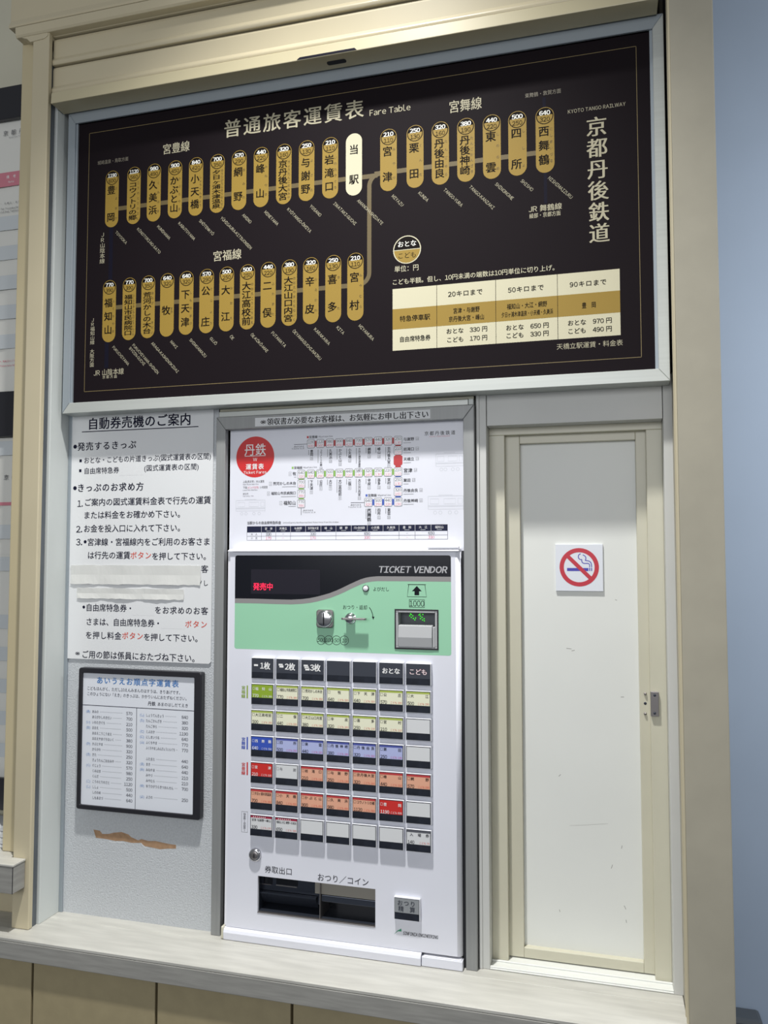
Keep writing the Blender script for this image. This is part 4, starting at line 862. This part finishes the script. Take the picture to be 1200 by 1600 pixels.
q.box(ra[0], rb[0], YM-.008, YM, rb[1], ra[1], 'button_side'); ro = q.build('refund_button', tm, .0012)
q = M(); q.box(ra[0]+.0015, rb[0]-.0015, YM-.0087, YM-.007, rb[1]+.001, ra[1]-.0015, 'button_dark'); q.build('key_face', ro)
pr_ = Print(YM-.0087); pr_.wrect(ra[0]+.002, rb[0]-.002, rb[1]+rh*.33, ra[1]-.002, 'key_grey', 0)
pr_.wtext('おつり', (ra[0]+rb[0])/2, ra[1]-rh*.24, .0108, 'button_slate', al='c', track=.12, bold=.012); pr_.wtext('精　算', (ra[0]+rb[0])/2, ra[1]-rh*.50, .0108, 'button_slate', al='c', bold=.012); pr_.build(ro, {'key_grey': 'label_card'})

# ---------------------------------------------------------------- white sliding hatch
hd = thing('sliding_hatch', 'white panelled sliding service hatch right of the ticket machine', 'hatch')
jl = X(791.5, 1100, yj); jr = X(1016.5, 1100, yj); hz = Z(790, 680, yj)
for nm, P in (('jamb', (xp1, jl, yj, .09, ZC+.003, hz)), ('jamb', (jr, xg0, yj, .09, ZC+.003, hz)), ('head', (xp1, xg0, yj, .09, hz, zh+.012))):
    one(nm, hd, 'cream', *P, bevel=.001)
sl0, sl1, sr0, sr1 = X(793, 1100, ys), X(815.5, 1100, ys), X(999.5, 1100, ys), X(1020, 1100, ys)
zt1, zt0 = hz+.004, Z(812, 693.5, ys); zb1, zb0 = Z(817, 1480, ys), ZC+.005
one('stile', hd, 'cream', sl0-.01, sl1, ys, ys+.025, zb0, zt1, bevel=.0012); one('stile', hd, 'cream', sr0, sr1+.01, ys, ys+.025, zb0, zt1, bevel=.0012)
one('top_rail', hd, 'cream', sl1, sr0, ys, ys+.025, zt0, zt1, bevel=.0010); one('bottom_rail', hd, 'cream', sl1, sr0, ys, ys+.025, zb0, zb1, bevel=.0012)
pnl = one('hatch_panel', hd, 'hatch_white', sl1-.004, sr0+.004, yp, yp+.006, zb1-.004, zt0+.004)
q = M(); q.box(xp1, xg0, .0, .095, ZC+.0005, ZC+.003, 'hatch_white')
for y_ in (.002, .026): q.box(xp1, xg0, y_, y_+.004, ZC+.003, ZC+.0055, 'hatch_white')
q.build('sill_track', hd, .0006, 1)
sk = Print(yp)
for x_, y_, dx, dy in ((885, 1013, 8, 1), (893, 1017, 5, -1), (970, 1089, 5, 0), (873, 1213, 3, -3), (971, 1326, 1, -5), (955, 1357, 2, -6), (874, 1421, 1, 4), (975, 1415, 3, 6), (978, 1437, 1, 5), (890, 1290, 60, -3), (961, 937, 3, 1)):
    sk.stroke([sk.p(x_, y_), sk.p(x_+dx*.5, y_+dy*.4), sk.p(x_+dx, y_+dy)], .0010 if dx < 30 else .0003, 'scuff', 0)
sk.build(hd, {'scuff': 'scuff_mark'})
q = M(); s0, s1 = X(1016.7, 1100, yj-.006), X(1029.5, 1100, yj-.006); q.box(s0, s1, yj-.006, yj, Z(1022, 1119.5, yj-.006), Z(1022, 1081, yj-.006), 'steel'); sp = q.build('strike_plate', hd, .0006, 1)
for y_ in (1086.5, 1114.5):
    c_ = W(1023, y_, yj-.006); q = M(); q.lathe(*c_, [(.0012, yj-.0066), (.0024, yj-.006)], 'tray_dark', 12); q.build('screw', sp)
for y_ in (1084, 1099, 1115):
    c_ = W(1008.2, y_, ys); q = M(); q.lathe(*c_, [(.0016, ys-.004 if y_ != 1099 else ys-.0006), (.0026, ys-.002 if y_ != 1099 else ys-.0003), (.0026, ys)], 'steel' if y_ != 1099 else 'tray_dark', 12); q.build('screw', hd)
# no smoking sign
nsn = thing('no_smoking_sign', 'square white no smoking sign with a red ring on the hatch panel', 'sign')
yn = yp-.004; n0, n1, m0, m1 = (X(867.4, 850, yn)+X(868.8, 923, yn))/2, (X(941, 851, yn)+X(943.6, 923, yn))/2, (Z(868.8, 923.6, yn)+Z(943.6, 924, yn))/2, (Z(867.4, 849.6, yn)+Z(941, 851, yn))/2
one('sign_plate', nsn, 'sheet_white', n0, n1, yn, yp-.0002, m0, m1, bevel=.0006)
pz = Print(yn); cx, cz = (n0+n1)/2, (m0+m1)/2+.0008; R1 = (n1-n0)*.415; R0 = R1*.78
def N_(u, v): return (cx+(u-603)/340*R1, cz-(v-520)/338*R1)
pz.wrect(N_(393, 0)[0], N_(762, 0)[0], N_(0, 588)[1], N_(0, 533)[1], 'ban_blue', 0)
for u in (775, 808): pz.wrect(N_(u, 0)[0], N_(u+17, 0)[0], N_(0, 585)[1], N_(0, 530)[1], 'ban_blue', 0)
def curve(P, n=5):
    out = []
    P = [P[0]]+P+[P[-1]]
    for i in range(1, len(P)-2):
        for t in range(n):
            t /= n; a, b, c, d = [np.array(P[i+k_], float) for k_ in (-1, 0, 1, 2)]
            out.append(.5*((2*b)+(-a+c)*t+(2*a-5*b+4*c-d)*t*t+(-a+3*b-3*c+d)*t**3))
    return out+[np.array(P[-2], float)]
for P in ([(784, 520), (782, 478), (765, 455), (730, 452), (690, 452), (660, 438), (648, 405), (648, 385), (618, 382), (593, 350), (598, 305), (632, 282)], [(818, 520), (812, 455), (785, 418), (745, 404), (712, 400), (720, 370), (712, 330), (668, 300)]):
    pz.stroke([N_(*c) for c in curve(P)], R1*.045, 'ban_blue', 0)
pz.wring(cx, cz, R0, R1, 'ban_red', 1, n=60)
a = math.radians(135); d = (R0+R1)/2; pz.stroke([(cx+d*math.cos(a), cz+d*math.sin(a)), (cx-d*math.cos(a), cz-d*math.sin(a))], R1*.20, 'ban_red', 2); pz.build(nsn, {'ban_red': 'ban_ring', 'ban_blue': 'cigarette_symbol'})

# ---------------------------------------------------------------- notices at the left edge
YN = .018
nb = thing('notice_board', 'black-framed notice board cut off by the left edge', 'notice board')
xe = -1.16
for ya, yb_ in ((137, 187), (612, 682), (1216, 1266)):
    one('frame_bar', nb, 'black_plastic', -1.9, xe, .004, .0145, Z(0, yb_, .004), Z(0, ya, .004), bevel=.002)
one('backing', nb, 'slot_dark', -1.9, xe, .024, .0299, Z(0, 1266, .004), Z(0, 137, .004))
def notice(label, ya, yb_, items):
    t = thing('notice_sheet', label, 'poster'); z0, z1_ = Z(0, yb_, YN), Z(0, ya, YN)
    V = []; F = []; nx, nz = 14, 24; rnd = random.Random(ya)
    for j in range(nz+1):
        for i in range(nx+1):
            V.append((-1.75+.585*i/nx, YN+.0012*math.sin(i*1.3+j*.8)+.0008*rnd.random(), z0+(z1_-z0)*j/nz))
    for j in range(nz):
        for i in range(nx): a = j*(nx+1)+i; F.append((a, a+1, a+nx+2, a+nx+1))
    me = bpy.data.meshes.new('paper'); me.from_pydata(V, [], F); me.materials.append(MATS['notice_paper']); me.polygons.foreach_set('use_smooth', [True]*len(F)); link('paper', me, t)
    pt_ = Print(YN-.0026)
    for it in items:
        if it[0] == 'r': pt_.wrect(-1.75, xe, Z(0, it[2], YN), Z(0, it[1], YN), it[3], 0)
        else: pt_.text(it[1], it[2], it[3], it[4], it[6], x1=it[5])
    pt_.build(t, {'notice_pink': 'pink_band', 'notice_blue': 'pale_row'})
notice('white timetable notice with a pink band, upper one at the left edge', 187, 612, [('r', 272, 294, 'notice_pink'), ('t', '京都丹後鉄道', 5, 209, 8, 74, 'ink_soft'), ('t', 'KYOTO TANGO RAILWAY', 14, 215, 2, 60, 'grey_ink'), ('t', '備　考', 10, 277, 5, 25, 'print_white'), ('t', 'Note', 13, 284.5, 3, 22, 'print_white'),
    ('t', '・ 天橋立・宮津方面', 0, 319, 3, 40, 'ink_soft'), ('t', 'for Toyooka Direction', 1, 327, 2.6, 40, 'ink_soft'), ('t', 'Ltd. Exp. Tantetsu Direct', 0, 332, 2.6, 44, 'ink_soft')]+[('r', y_, y_+22, 'notice_blue') for y_ in (340, 386, 432, 478, 524)]+[('t', '※ 運転日にご注意', 0, 565, 3, 28, 'pink_ink'), ('t', 'Please note: timetable', 0, 572, 2.6, 34, 'pink_ink')])
notice('pale timetable notice with pale rows, lower one at the left edge', 684, 1216, [('t', '京都丹後鉄道', 6, 746, 8, 74, 'ink_soft'), ('r', 785, 790, 'notice_pink')]+[('r', y_, y_+22, 'notice_blue') for y_ in (690, 820, 870, 960, 1010, 1060, 1110, 1160)]+[('t', '・・・・・ ー・・・', 0, 866, 2.5, 30, 'grey_ink'), ('t', '・・・・ ー・・・', 0, 875, 2.5, 30, 'grey_ink')])
lf = thing('leaflet_pile', 'small pile of white leaflets on the side shelf', 'paper')
for i in range(7):
    one('leaflet', lf, 'sign_white', -1.6, -1.199-.002*(i % 3), -.055+.002*(i % 2), .0, zs+.0005+i*.0066, zs+.0005+i*.0066+.0055)
bpy.data.objects.remove(_fo); bpy.data.scenes.remove(_ts)
